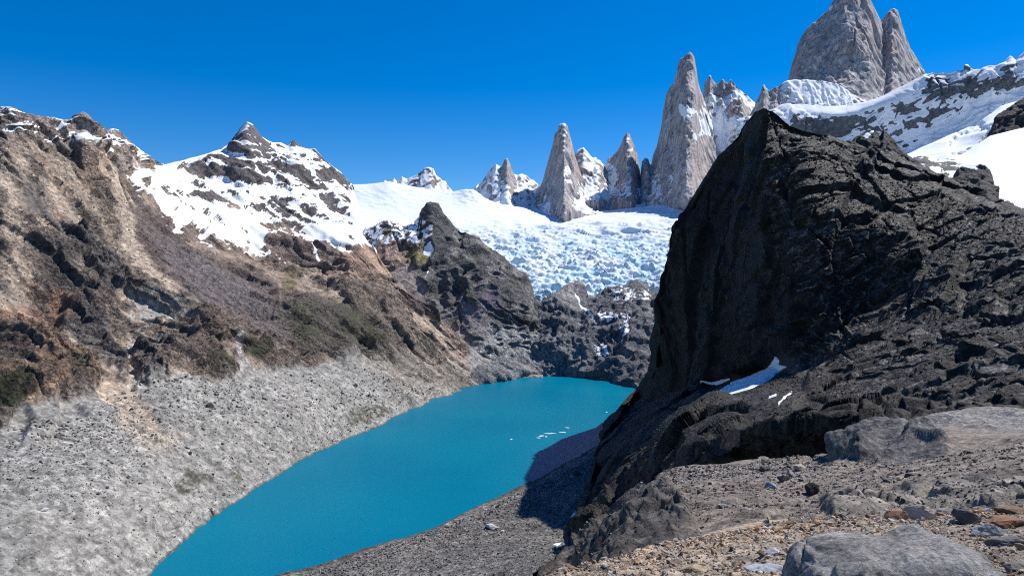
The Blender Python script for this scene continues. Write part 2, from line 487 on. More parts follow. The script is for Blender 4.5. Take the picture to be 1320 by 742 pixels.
# ------------------------------------------------------------------ left mountain with its moraine apron and snowy peak
SH_L = [(-260, 1075, None), (0, 905, None), (100, 810, None), (190, 742, None), (215, 710, None), (270, 665, None), (330, 625, None), (400, 585, None), (470, 555, None),
        (520, 530, None), (570, 510, None), (620, 493, None), (680, 484, None), (700, 484, None)]
def depth_of(row, scale):   # a row under water: the shoreline moved towards the lake
    return [(x, y + 0, None) for (x, y, _) in row]
left_rows = [
    [(x, CY + (EYE + 25) * F / (EYE * F / (y - CY) * 0.93), EYE * F / (y - CY) * 0.93) for (x, y, _) in SH_L],
    SH_L,
    [(-260, 760, 470), (0, 640, 500), (100, 610, 570), (190, 585, 650), (300, 545, 820), (400, 520, 980), (520, 490, 1290), (620, 478, 1590), (700, 480, 1675)],
    [(-260, 590, 640), (0, 565, 600), (110, 540, 690), (220, 507, 800), (320, 487, 960), (400, 472, 1130), (450, 462, 1230), (520, 452, 1420), (580, 462, 1540), (620, 470, 1605), (700, 478, 1680)],
    [(-260, 420, 800), (0, 420, 800), (110, 430, 880), (220, 420, 1000), (320, 430, 1120), (400, 420, 1250), (450, 412, 1370), (520, 410, 1540), (580, 440, 1600), (620, 466, 1615), (700, 476, 1685)],
    [(-260, 270, 1000), (0, 270, 1030), (110, 290, 1150), (220, 310, 1350), (320, 330, 1600), (400, 335, 1700), (450, 325, 1800), (490, 355, 1800), (520, 385, 1720), (580, 432, 1640), (620, 464, 1620), (700, 475, 1688)],
    [(-260, 120, 1150), (-100, 128, 1220), (0, 142, 1250), (10, 140, 1255), (18, 139, 1260), (26, 143, 1265), (45, 150, 1300), (62, 152, 1320), (80, 156, 1350), (99, 158, 1380), (103, 150, 1385), (107, 147, 1385),
     (112, 150, 1390), (115, 158, 1400), (121, 158, 1410), (126, 163, 1420), (132, 172, 1430), (139, 167, 1450), (146, 166, 1460), (153, 168, 1480), (160, 176, 1500), (175, 189, 1560), (192, 202, 1650), (205, 209, 1720), (213, 213, 1760),
     (225, 209, 1850), (240, 206, 1950), (262, 200, 2060), (285, 192, 2130), (296, 185, 2160), (302, 176, 2180), (308, 168, 2190), (314, 161, 2200), (319, 157, 2200), (325, 160, 2205), (331, 167, 2210), (337, 176, 2220), (345, 181, 2240), (352, 184, 2260), (362, 184, 2280), (371, 189, 2300),
     (375, 183, 2310), (379, 181, 2315), (384, 185, 2320), (388, 190, 2330), (398, 192, 2350), (406, 192, 2360), (412, 199, 2370), (418, 206, 2380), (428, 214, 2400), (440, 223, 2420), (450, 236, 2440),
     (462, 262, 2300), (475, 300, 2050), (490, 335, 1880), (510, 362, 1800), (535, 385, 1750), (560, 405, 1700), (590, 432, 1660), (622, 460, 1635), (660, 474, 1660), (700, 473, 1700)],
]
snow_poly = [(166, 226), (195, 215), (214, 208), (250, 190), (300, 150), (330, 145), (390, 170), (450, 225), (490, 240), (500, 330), (478, 318), (440, 322), (415, 306), (395, 318), (372, 302), (345, 312), (330, 322), (300, 322), (262, 308), (228, 290), (196, 262)]
left_zones = [
    # body colours
    ([(-300, 100), (220, 100), (220, 215), (150, 215), (60, 190), (-300, 190)], (0.24, 0.20, 0.175), 14, 0.8),
    ([(165, 265), (205, 268), (262, 308), (340, 345), (430, 392), (480, 430), (440, 452), (380, 445), (300, 415), (235, 392), (178, 335)], MAROON, 8, 0.9, {'relief': 0.55}),
    ([(195, 300), (330, 372), (420, 430), (330, 420), (240, 378)], (0.11, 0.095, 0.095), 14, 0.9, {'relief': 0.6}),
    ([(330, 380), (480, 400), (560, 450), (600, 480), (480, 470), (400, 460)], (0.13, 0.105, 0.085), 10, 0.8),
    ([(240, 300), (330, 340), (400, 365), (430, 392), (360, 370), (300, 340), (250, 316)], (0.24, 0.18, 0.14), 5, 0.9, {'relief': 0.35}),
    ([(148, 262), (168, 268), (178, 310), (205, 352), (262, 400), (240, 402), (190, 362), (160, 320)], TAN, 4, 0.95, {'relief': 0.3}),
    ([(128, 180), (160, 190), (110, 260), (70, 240)], (0.2, 0.14, 0.095), 12, 0.6),
    ([(10, 190), (34, 190), (26, 330), (46, 420), (14, 420), (0, 300)], TAN, 7, 0.75, {'relief': 0.4}),
    ([(60, 205), (78, 205), (130, 270), (170, 330), (160, 345), (100, 270)], (0.25, 0.2, 0.155), 6, 0.7, {'relief': 0.5}),
    # dark crags
    ([(20, 225), (52, 240), (70, 275), (98, 300), (112, 330), (92, 352), (60, 330), (34, 285)], DARK, 9, 0.95, {'patchy': 45, 'pk': 'rd', 'lo': -0.5, 'hi': 0.1, 'push': 7}),
    ([(78, 280), (118, 300), (142, 330), (165, 375), (140, 395), (118, 372), (95, 345)], DARK, 8, 0.95, {'patchy': 40, 'pk': 'rd', 'lo': -0.6, 'hi': 0.0, 'push': 7}),
    ([(40, 345), (78, 330), (100, 372), (110, 410), (78, 420), (50, 395)], (0.07, 0.06, 0.055), 8, 0.9, {'patchy': 40, 'pk': 'rd', 'lo': -0.6, 'hi': 0.1, 'push': 5}),
    ([(80, 402), (100, 396), (140, 430), (160, 465), (158, 498), (130, 490), (95, 462), (72, 436)], DARK, 5, 0.95, {'push': 12}),
    ([(172, 452), (192, 450), (208, 476), (208, 496), (192, 500), (172, 484)], DARK, 4, 0.95, {'push': 9}),
    ([(165, 385), (240, 392), (250, 440), (215, 455), (165, 420)], (0.25, 0.25, 0.23), 10, 0.7, {'patchy': 45, 'pk': 'ft', 'lo': -0.4, 'hi': 0.3}),
    ([(236, 400), (300, 400), (345, 430), (350, 478), (310, 486), (262, 480), (242, 446)], (0.12, 0.088, 0.07), 7, 0.85, {'push': 8}),
    ([(350, 392), (430, 396), (490, 432), (520, 462), (452, 470), (392, 452)], (0.055, 0.05, 0.04), 9, 0.8, {'push': 4}),
    ([(0, 470), (92, 486), (120, 520), (60, 545), (-40, 540), (-60, 480)], DARK, 6, 0.5),
    # rust and tan
    ([(60, 385), (85, 375), (90, 415), (64, 420)], RUST, 7, 0.8),
    ([(8, 395), (50, 398), (70, 420), (52, 430), (10, 425)], RUST, 6, 0.6),
    ([(28, 520), (66, 515), (78, 540), (58, 572), (28, 575), (38, 545)], (0.30, 0.19, 0.12), 5, 0.95, {'push': 7}),
    ([(96, 528), (120, 522), (152, 532), (148, 545), (110, 546)], (0.33, 0.20, 0.12), 4, 0.95, {'push': 5}),
    ([(430, 320), (475, 300), (500, 330), (500, 372), (470, 368), (440, 350)], (0.28, 0.19, 0.14), 7, 0.9),
    ([(340, 305), (385, 296), (420, 305), (430, 330), (390, 345), (350, 330)], (0.13, 0.095, 0.085), 10, 0.8),
    # moraine apron: pale grey rubble from the foot of the crags to the water
    ([(-300, 560), (-100, 580), (0, 562), (20, 530), (60, 528), (130, 512), (165, 500), (215, 490), (240, 478), (280, 492), (345, 478), (400, 474), (440, 462), (480, 466), (530, 486), (590, 500), (640, 500), (640, 700), (200, 1200), (-400, 1200)], PALE, 5, 1.0, {'relief': 0.2}),
    ([(-100, 600), (60, 580), (240, 500), (440, 480), (600, 505), (400, 620), (200, 800), (-100, 900)], (0.225, 0.215, 0.198), 8, 0.8, {'patchy': 32, 'pk': 'pd', 'lo': 0.1, 'hi': 0.5}),
    ([(-100, 600), (60, 580), (240, 500), (440, 480), (600, 505), (400, 620), (200, 800), (-100, 900)], (0.15, 0.145, 0.135), 8, 0.6, {'patchy': 21, 'pk': 'pd', 'lo': 0.3, 'hi': 0.6}),
    ([(440, 460), (520, 452), (600, 470), (640, 484), (600, 512), (520, 520), (480, 490)], (0.25, 0.225, 0.195), 12, 0.7, {'relief': 0.7}),
    ([(20, 414), (62, 424), (120, 470), (168, 502), (210, 548), (190, 566), (150, 532), (80, 482), (36, 436)], (0.28, 0.225, 0.175), 5, 1.0, {'relief': 0.15, 'push': -2}),
    ([(150, 522), (200, 548), (235, 560), (222, 582), (190, 580), (150, 545)], (0.28, 0.235, 0.19), 10, 0.8, {'relief': 0.3}),
    ([(165, 425), (174, 440), (170, 470), (178, 505), (160, 505), (162, 465)], (0.28, 0.24, 0.2), 3, 0.9, {'relief': 0.3}),
    ([(298, 440), (306, 442), (312, 470), (322, 484), (306, 486), (300, 462)], (0.26, 0.24, 0.225), 3, 0.9),
    ([(372, 505), (410, 530), (400, 552), (360, 530), (345, 510)], (0.25, 0.235, 0.215), 8, 0.7),
    # knob left of the scree chute
    ([(-80, 400), (0, 412), (40, 424), (84, 456), (126, 498), (112, 508), (60, 520), (-60, 520)], (0.19, 0.125, 0.085), 4, 0.95, {'push': 14, 'relief': 1.0}),
    ([(-20, 440), (16, 436), (30, 470), (28, 492), (-20, 496)], (0.07, 0.055, 0.05), 8, 0.9),
    # plants
    ([(-30, 515), (24, 505), (42, 512), (20, 532), (-30, 550)], GREEN, 4, 0.95),
    ([(78, 482), (92, 484), (112, 500), (95, 510), (80, 505)], OLIVE, 4, 0.9),
    ([(310, 452), (345, 448), (352, 464), (330, 474), (312, 466)], GREEN, 4, 0.9),
    ([(262, 462), (300, 468), (300, 482), (268, 482)], GREEN, 4, 0.7),
    ([(372, 400), (400, 402), (410, 438), (386, 440)], OLIVE, 6, 0.85), ([(425, 390), (470, 402), (500, 436), (478, 446), (440, 432)], OLIVE, 8, 0.85),
    ([(362, 350), (382, 352), (380, 378), (364, 374)], (0.10, 0.085, 0.03), 6, 0.7),
    ([(222, 622), (240, 612), (268, 614), (276, 624), (250, 634), (228, 638)], OLIVE, 3, 0.85, {'patchy': 9, 'lo': -0.5, 'hi': 0.2}),
    ([(290, 612), (306, 606), (312, 622), (296, 628)], OLIVE, 3, 0.8, {'patchy': 9, 'lo': -0.4, 'hi': 0.3}),
    ([(195, 565), (208, 564), (212, 570), (198, 573)], OLIVE, 2, 0.8),
    ([(442, 538), (470, 524), (500, 520), (502, 536), (470, 550), (446, 552)], OLIVE, 3, 0.9, {'patchy': 10, 'lo': -0.35, 'hi': 0.25}),
    ([(610, 430), (730, 440), (730, 510), (640, 510), (600, 470)], (0.19, 0.185, 0.18), 6, 0.9, {'relief': 0.25}),
    # snow on the far peak
    ([(230, 180), (300, 150), (330, 145), (390, 170), (450, 225), (470, 300), (420, 300), (340, 280), (220, 260)], (0.085, 0.075, 0.078), 5, 0.95),
    (snow_poly, 'snow', 7, 1.0, {'relief': 0.55}),
    ([(225, 195), (300, 150), (330, 145), (390, 170), (450, 225), (450, 300), (380, 300), (300, 270), (225, 250)], 'bare', 6, 0.75, {'patchy': 34, 'pk': 'rh', 'lo': 0.15, 'hi': 0.35}),
    ([(200, 240), (330, 270), (450, 260), (480, 330), (380, 330), (250, 310)], 'bare', 8, 0.6, {'patchy': 30, 'pk': 'rd', 'lo': 0.35, 'hi': 0.6}),
    (band([(168, 235), (230, 285), (290, 318), (345, 332)], [10, 8, 6, 3]), 'snow', 4, 0.8, {'patchy': 30}),
    ([(330, 285), (352, 282), (392, 300), (398, 325), (370, 330), (342, 318)], 'bare', 7, 0.95),
    ([(232, 292), (262, 298), (320, 325), (300, 330), (250, 312)], 'bare', 5, 0.8),
    (band([(222, 221), (260, 222), (300, 228), (335, 234), (348, 236)], [4, 12, 12, 12, 8]), 'bare', 2.2, 1.0, {'crisp': 0.3, 'push': 8}),
    (band([(262, 213), (280, 210), (305, 213), (325, 217)], [5, 12, 14, 8]), 'bare', 2.2, 1.0, {'crisp': 0.35, 'push': 8}),
    (band([(294, 188), (310, 191), (322, 196), (334, 200)], [8, 9, 7, 4]), 'bare', 2, 1.0, {'crisp': 0.35, 'push': 7}),
    ([(300, 182), (310, 160), (319, 154), (330, 164), (338, 178), (352, 190), (362, 205), (364, 216), (345, 210), (328, 200), (312, 190)], 'bare', 3, 0.93, {'patchy': 26, 'pk': 'rh', 'lo': -0.4, 'hi': 0.0}),
    ([(306, 176), (318, 155), (332, 168), (338, 176), (322, 172), (312, 176)], 'bare', 2, 1.0),
    ([(330, 212), (345, 212), (366, 220), (368, 232), (350, 228), (334, 224)], 'bare', 2.5, 0.95, {'crisp': 0.5}),
    ([(348, 232), (362, 232), (374, 240), (372, 244), (356, 240)], 'bare', 2, 1.0, {'crisp': 0.4}),
    ([(368, 224), (384, 216), (402, 226), (406, 244), (390, 242), (372, 236)], 'bare', 3, 0.85, {'crisp': 0.6, 'patchy': 20, 'pk': 'rd', 'lo': -0.6, 'hi': 0}),
    ([(382, 198), (392, 196), (394, 206), (384, 206)], 'bare', 2, 0.9), ([(404, 190), (414, 196), (424, 210), (416, 210), (406, 200)], 'bare', 2, 0.9),
    ([(374, 188), (378, 179), (386, 184), (388, 192)], 'bare', 1.5, 1.0),
    ([(404, 222), (426, 216), (446, 228), (450, 242), (436, 240), (420, 236), (408, 238)], 'bare', 2.5, 1.0, {'crisp': 0.5}),
    ([(414, 250), (422, 249), (436, 262), (434, 274), (424, 272), (416, 262)], 'bare', 2.5, 0.9),
    (band([(240, 252), (262, 259), (288, 268), (308, 276)], [4, 9, 9, 7]), 'bare', 2.5, 1.0, {'crisp': 0.5, 'push': 5}),
    (band([(256, 240), (280, 244), (304, 251)], [2, 5, 7]), 'bare', 3, 0.8, {'patchy': 20}),
    ([(336, 256), (352, 256), (372, 268), (380, 285), (362, 284), (344, 272)], 'bare', 5, 0.8, {'patchy': 25, 'pk': 'rd', 'lo': -0.6, 'hi': 0.1}),
    ([(396, 258), (412, 262), (416, 280), (400, 282)], 'bare', 4, 0.85, {'patchy': 18, 'lo': -0.4, 'hi': 0.2}),
    ([(200, 236), (222, 244), (246, 262), (262, 284), (240, 278), (214, 256)], 'bare', 3, 0.75, {'patchy': 16, 'pk': 'pt', 'lo': -0.1, 'hi': 0.25}),
    ([(292, 140), (350, 140), (366, 205), (350, 215), (300, 205), (284, 190)], None, 5, 1.0, {'relief': 0.3}),
    ([(310, 165), (316, 158), (320, 162), (314, 172), (306, 178)], 'snow', 1.5, 0.8),
    (band([(304, 186), (322, 184), (334, 190)], [2, 4, 2]), 'snow', 1.2, 0.95), (band([(300, 200), (322, 206), (344, 208)], [3, 4, 3]), 'snow', 1.2, 0.95), (band([(322, 194), (336, 198), (350, 206)], 3), 'snow', 1.2, 0.9),
    (band([(351, 186), (357, 200), (364, 220), (366, 240)], [3, 4, 4, 5]), 'snow', 1.2, 1.0), (band([(398, 194), (404, 215), (409, 236)], 3), 'snow', 1.2, 1.0), (band([(262, 220), (300, 222), (346, 230)], 2.5), 'snow', 1, 0.9),
    # flecks of snow along the near crest
    ([(-60, 135), (20, 135), (60, 146), (110, 155), (150, 165), (210, 205), (200, 225), (150, 205), (110, 195), (60, 180), (-60, 180)], 'snow', 6, 0.62, {'patchy': 22, 'pk': 'pt', 'lo': 0.0, 'hi': 0.3}),
    (band([(100, 184), (115, 188), (126, 180), (130, 172)], 4), 'snow', 2, 1.0, {'crisp': 0.4}),
    (band([(70, 168), (84, 170)], 3), 'snow', 2, 0.9), (band([(0, 160), (20, 158)], 3), 'snow', 2, 0.9), (band([(160, 190), (168, 200)], 6), 'snow', 2, 0.9),
    (band([(400, 325), (412, 336)], 3), 'snow', 1.5, 0.9), (band([(358, 332), (366, 336)], 4), 'snow', 1.5, 0.9), (band([(425, 318), (440, 306)], 2), 'snow', 1.5, 0.9),
]
land("mountain", left_rows, -230, 700, M_mid, BROWN, left_zones, key="left", wet=True, soften=16, crestk=0.15, tone=1.2, snow_k=2.0, snow_noise=0.6, steep=((0.12, 0.095, 0.08), 0.03, 0.25, 0.65), rowdens=(1, 3.5, 3, 2.2, 1.6, 1.5, 1.5),
     disp=[(240, 26, 'rv'), (110, 30, 'rd'), (55, 18, 'rd'), (46, 12, 'fd'), (26, 9, 'rd'), (22, 8, 'ft'), (12, 5, 'rd'), (8, 3.2, 'f'), (5, 1.6, 'f')],
     back=[(250, 120), (500, 400)], relief0=0.42, vary=[(150, (0.29, 0.225, 0.17), -0.1, 0.3, 'pd', 0.3), (80, (0.165, 0.128, 0.10), 0.1, 0.3, 'rd', 0.75), (50, (0.115, 0.093, 0.08), 0.5, 0.65, 'rd', 0.85), (60, (0.27, 0.212, 0.162), 0.3, 0.6, 'pd', 0.25), (45, (0.28, 0.175, 0.12), 0.65, 0.8, 'pd')],
     label="long brown mountain wall left of the lake with a banded snowy peak and pale moraine apron", category="mountain", warp=(38, 4.5), snow_n0=0.45)

# ------------------------------------------------------------------ rock buttress at the head of the lake
butt_rows = [
    [(400, 560, 1600), (480, 555, 1620), (560, 540, 1640), (620, 510, 1640), (680, 500, 1640), (760, 500, 1660)],
    [(400, 500, 1640), (480, 490, 1660), (560, 475, 1680), (620, 480, 1650), (680, 484, 1668), (720, 483, 1690), (760, 486, 1720)],
    [(400, 440, 1760), (480, 420, 1760), (560, 415, 1760), (620, 420, 1730), (680, 440, 1730), (720, 460, 1740), (760, 475, 1750)],
    [(400, 370, 1900), (480, 350, 1900), (560, 345, 1880), (620, 360, 1830), (680, 400, 1780), (720, 440, 1770), (760, 470, 1770)],
    [(400, 330, 2050), (430, 318, 2060), (450, 308, 2060), (470, 297, 2060), (476, 290, 2060), (492, 287, 2060), (506, 286, 2060), (520, 292, 2060), (535, 285, 2060), (545, 279, 2060), (550, 270, 2060), (553, 264, 2060), (560, 266, 2060),
     (566, 270, 2055), (571, 281, 2050), (580, 287, 2040), (590, 296, 2030), (605, 300, 2010), (618, 306, 2000), (630, 318, 1980), (645, 328, 1960), (655, 335, 1950), (666, 348, 1930), (676, 352, 1920), (684, 360, 1910), (688, 372, 1900), (686, 385, 1890), (700, 400, 1870), (720, 430, 1830), (760, 465, 1800)],
]
land("mountain", butt_rows, 430, 745, M_mid, (0.125, 0.118, 0.112), [
    ([(430, 330), (500, 300), (530, 330), (525, 380), (480, 370), (440, 360)], (0.27, 0.19, 0.145), 8, 0.85),
    ([(500, 350), (530, 340), (560, 390), (620, 450), (600, 462), (540, 420), (500, 385)], (0.20, 0.17, 0.15), 6, 0.95, {'relief': 0.3}),
    ([(590, 385), (625, 400), (640, 440), (600, 430)], (0.16, 0.135, 0.135), 6, 0.8, {'relief': 0.4}),
    ([(520, 318), (550, 315), (552, 340), (528, 344)], (0.16, 0.125, 0.04), 6, 0.85),
    ([(480, 350), (500, 360), (530, 410), (560, 450), (548, 450), (505, 405)], (0.32, 0.33, 0.34), 3, 0.85),
    ([(555, 440), (600, 440), (600, 465), (556, 460)], (0.07, 0.06, 0.04), 6, 0.8),
    ([(620, 372), (640, 372), (642, 400), (622, 402)], (0.09, 0.07, 0.11), 6, 0.8),
    ([(640, 420), (700, 430), (700, 490), (560, 495), (600, 460)], (0.24, 0.24, 0.235), 8, 0.8),
    ([(545, 275), (555, 255), (576, 268), (585, 320), (560, 350), (552, 300)], (0.05, 0.05, 0.055), 6, 0.85),
    ([(465, 282), (545, 278), (560, 300), (548, 318), (520, 314), (500, 320), (470, 318)], 'snow', 4, 0.95, {'patchy': 18, 'lo': -0.2, 'hi': 0.2}),
    ([(420, 290), (470, 290), (480, 302), (440, 322)], 'snow', 4, 0.8, {'patchy': 18, 'lo': -0.3, 'hi': 0.1}),
    (band([(556, 322), (552, 345), (546, 372)], 4), 'snow', 1.5, 1.0, {'crisp': 0.5}),
    ([(548, 318), (560, 312), (560, 322), (550, 330)], 'snow', 1.5, 1.0),
    (band([(458, 330), (462, 350), (470, 362)], 3), 'snow', 1.5, 0.8, {'crisp': 0.5}),
    ([(590, 290), (620, 300), (640, 322), (618, 312)], 'snow', 3, 0.6, {'patchy': 12}),
  ], key="buttress", crestk=1.0, tone=1.55, steep=((0.06, 0.06, 0.063), 0.0, 0.2, 0.7), soften=14,
     disp=[(150, 11, 'rv'), (80, 9, 'fv'), (40, 8, 'rv'), (26, 6, 'ft'), (12, 3.2, 'rs'), (7, 1.6, 'f')],
     back=[(60, 60), (300, 330)], label="dark craggy rock buttress between the snow saddle and the head of the lake", category="rock buttress",
     vary=[(60, (0.06, 0.058, 0.056), 0.1, 0.5, 'r')], warp=(35, 4))

# ------------------------------------------------------------------ dark headwall under the glacier snout
head_rows = [
    [(600, 530, 1600), (680, 505, 1640), (760, 500, 1660), (860, 560, 1300), (960, 560, 1300)],
    [(600, 498, None), (680, 485, None), (730, 484, None), (770, 488, None), (820, 500, None), (880, 505, None), (960, 510, None)],
    [(600, 460, 1730), (680, 455, 1710), (740, 450, 1700), (800, 455, 1640), (860, 470, 1500), (960, 480, 1450)],
    [(600, 415, 1800), (680, 415, 1790), (740, 405, 1800), (800, 400, 1780), (860, 410, 1700), (960, 420, 1650)],
    [(600, 390, 1880), (660, 385, 1880), (676, 392, 1890), (690, 386, 1890), (698, 390, 1890), (712, 380, 1900), (722, 374, 1920), (735, 366, 1960), (746, 362, 1980), (752, 369, 1970), (756, 380, 1900), (768, 380, 1900), (780, 372, 1910), (795, 370, 1910),
     (803, 370, 1915), (808, 366, 1930), (815, 363, 1940), (826, 363, 1940), (834, 368, 1930), (838, 376, 1920), (850, 376, 1920), (880, 370, 1900), (960, 360, 1900)],
]
land("mountain", head_rows, 600, 950, M_mid, (0.075, 0.078, 0.085), [
    ([(640, 440), (760, 435), (760, 492), (620, 492)], (0.13, 0.135, 0.14), 8, 0.9, {'relief': 1.0}),
    ([(700, 395), (725, 365), (748, 350), (755, 360), (740, 380), (765, 405), (770, 425), (745, 400)], (0.20, 0.19, 0.19), 5, 0.8),
    ([(830, 400), (870, 380), (880, 420), (840, 430)], (0.18, 0.17, 0.165), 6, 0.8),
    (band([(742, 378), (748, 392), (758, 400), (766, 412)], 4), 'snow', 1.8, 1.0, {'crisp': 0.6}),
    ([(772, 398), (795, 404), (796, 416), (776, 414)], 'snow', 3, 0.85, {'patchy': 10, 'lo': -0.2, 'hi': 0.2}),
    ([(800, 410), (812, 405), (812, 445), (802, 445)], 'snow', 3, 0.65, {'patchy': 10}),
    ([(766, 440), (782, 440), (784, 455), (768, 455)], 'snow', 3, 0.6, {'patchy': 10}),
    ([(780, 372), (840, 374), (836, 390), (790, 388)], 'snow', 3, 0.5, {'patchy': 12}),
  ], key="headwall", tone=1.5, snow_n0=0.3,
     disp=[(120, 16, 'rv'), (50, 10, 'rv'), (34, 7, 'fv'), (20, 4.5, 'r'), (12, 3, 'f'), (7, 1.8, 'r')],
     back=[(60, 20), (200, 160)], label="black rock headwall below the glacier snout at the far end of the lake", category="rock wall",
     vary=[(40, (0.14, 0.14, 0.145), 0.0, 0.5, 'b')], warp=(30, 4))

# ------------------------------------------------------------------ glacier
gl_rows = [
    [(380, 430, 1950), (560, 430, 1950), (980, 420, 1950)],
    [(380, 360, 2080), (560, 380, 2020), (700, 388, 1960), (800, 384, 1990), (860, 380, 2000), (980, 370, 2000)],
    [(380, 320, 2250), (560, 345, 2180), (700, 350, 2150), (800, 350, 2150), (860, 344, 2150), (980, 340, 2150)],
    [(380, 290, 2450), (560, 305, 2420), (700, 322, 2370), (860, 318, 2370), (980, 310, 2370)],
    [(380, 262, 2650), (560, 270, 2700), (700, 294, 2650), (860, 290, 2650), (980, 280, 2650)],
    [(380, 236, 2750), (450, 238, 2750), (480, 237, 2800), (500, 234, 2820), (520, 238, 2850), (560, 246, 2880), (583, 247, 2880), (600, 245, 2880), (610, 247, 2880), (625, 256, 2900), (640, 262, 2950), (680, 269, 3000), (720, 274, 3000), (760, 274, 3000), (830, 267, 3000), (890, 256, 3000), (980, 248, 3000)],
]
def icecol(sc, P, u, v, D):
    s = noise_sum(P, [(90, 1, 'p'), (40, 0.8, 'r'), (20, 1.0, 'r'), (10, 1.0, 'r'), (6, .5, 'p')])
    low = sstep(275, 330, v + 0.06 * (700 - u)) * sstep(520, 720, u)
    m = low * sstep(-0.5, 0.9, s - D * 0.05) * 0.62
    return (sc * (1 - m[:, None]) + np.array(ICEBLUE, np.float32) * m[:, None]).astype(np.float32)
land("glacier", gl_rows, 385, 975, M_ice, (0.12, 0.12, 0.13), [
    ([(300, 100), (1100, 100), (1100, 500), (300, 500)], 'snow', 5, 1.0),
    ([(380, 200), (520, 200), (600, 255), (690, 282), (640, 300), (560, 285), (500, 330), (380, 330)], None, 12, 1.0, {'relief': 0.12}),
    ([(600, 255), (900, 262), (950, 285), (760, 292), (640, 290)], None, 8, 1.0, {'relief': 0.35}),
  ], key="glacier", rowdens=1.8, snow_k=0.5, snow_n0=0.0, snow_noise=0.1, icecol=icecol, snowcol=(0.70, 0.755, 0.80),
     disp=[(170, 14, 'p'), (80, 10, 'r'), (45, 11, 'rc'), (26, 12, 'rc'), (18, 9, 'f'), (13, 7, 'rc'), (9, 4.5, 'f')], smooth_px=30,
     back=[(200, 10), (300, 80)], label="white crevassed glacier with blue ice filling the cirque below the spires", category="glacier", warp=(60, 5), uneven=0.1)
# ------------------------------------------------------------------ granite peaks beyond the glacier
def peak(crest, base_py, Yb, Yc, label, category, rows=None, key=None, zones=(), col=GRANITE, disp=None, back=(160, 120), mid=None, name="mountain", snow=0.0, rib=None, step=1.0, **kw):
    """crest: [(px,py)]; the face rises from base_py at depth Yb to the crest at depth Yc; rib=[(px, metres towards the viewer)]"""
    u0, u1 = crest[0][0], crest[-1][0]
    xs = np.arange(u0, u1 + 0.5, 1.0)
    cy = np.interp(xs, [c[0] for c in crest], [c[1] for c in crest])
    ycr = [Yc - (np.interp(x, [r[0] for r in rib], [r[1] for r in rib]) if rib else 0) * 0.55 for x in xs]
    bp = np.interp(xs, [u0, u1], base_py) if isinstance(base_py, tuple) else np.full(len(xs), base_py)
    bp = np.maximum(bp, cy + 6)
    def mk(t, f):
        out = []
        for i, x in enumerate(xs):
            r = 1.5 * np.interp(x, [q[0] for q in rib], [q[1] for q in rib]) if rib else 0
            out.append((x, bp[i] * (1 - t) + cy[i] * t, Yb * (1 - f) + Yc * f - r * (1 - 0.45 * t)))
        return out
    rws = [[(x, bp[i] + 25, Yb - 90) for i, x in enumerate(xs)], mk(0, 0), mk(0.33, 0.42), mk(0.68, 0.75),
           [(x, cy[i], ycr[i]) for i, x in enumerate(xs)]]
    zz = list(zones)
    if snow: zz.insert(0, ([(u0 - 60, -80), (u1 + 60, -80), (u1 + 60, 500), (u0 - 60, 500)], 'snow', 5, snow))
    vary = kw.pop('vary', [(120, (0.42, 0.36, 0.34), 0.0, 0.5, 'pv')]) + [(45, (0.25, 0.24, 0.25), 0.5, 0.9, 'rv'), (24, (0.16, 0.155, 0.16), 0.62, 0.85, 'rw')]
    return land(name, rws, u0, u1, M_gran, col, zz, key=key or label, disp=disp or [(140, 8, 'pv'), (60, 10, 'fw'), (30, 7, 'rw'), (18, 5, 'fw'), (11, 3, 'rv')],
                back=[back, (250, 500)], step=step, vary=vary, label=label, category=category, smooth_px=3, warp=kw.pop('warp', (60, 3)), **kw)

# jagged rocks on the saddle
peak([(470, 262), (485, 240), (492, 236), (496, 232), (500, 235), (505, 229), (508, 228), (512, 234), (518, 228), (525, 231), (535, 226), (541, 222), (545, 219), (547, 217), (552, 216), (559, 217), (562, 226), (568, 231), (574, 234), (578, 240), (583, 246), (595, 262)],
     262, 2900, 3050, "low reddish rocks dusted with snow on the saddle beyond the glacier", "rock outcrop", col=(0.24, 0.16, 0.14), snow=0.62, snow_k=1.4, disp=[(50, 8, 'fv'), (25, 6, 'rv'), (12, 3, 'f')])
# small pointed peak left of the central spire
peak([(585, 275), (602, 250), (610, 244), (614, 236), (618, 237), (622, 232), (628, 222), (634, 215), (639, 211), (645, 214), (648, 210), (651, 205), (654, 204), (658, 212), (664, 223), (668, 226), (672, 224), (678, 226), (684, 230), (690, 233), (694, 238), (700, 250), (706, 275)],
     285, 3060, 3400, "small grey and white pointed peak left of the central granite spire", "peak", snow=0.66, snow_k=1.6, col=(0.33, 0.31, 0.30), rib=[(585, 0), (630, 60), (655, 130), (690, 20), (706, 0)],
     zones=[([(643, 222), (652, 200), (662, 222), (668, 240), (655, 236), (646, 232)], 'bare', 4, 1.0)], warp=(60, 4))
# snow skirt between the spires
peak([(660, 262), (690, 243), (700, 240), (760, 236), (775, 232), (790, 236), (820, 232), (850, 240), (880, 236), (915, 225), (960, 225), (990, 230)],
     (300, 272), 2960, 3330, "snow apron strewn with rock ribs at the foot of the spires", "snowfield", name="snowfield", snow=0.9, snow_k=1.0, snow_n0=0.5,
     zones=[([(760, 205), (900, 205), (900, 248), (850, 252), (800, 246), (770, 240)], 'bare', 6, 0.6, {'patchy': 60, 'pk': 'rt', 'lo': -0.5, 'hi': 0.1})],
     disp=[(120, 22, 'rt'), (60, 14, 'rv'), (30, 7, 'r'), (14, 3, 'f')], warp=(60, 5), col=(0.24, 0.235, 0.23))
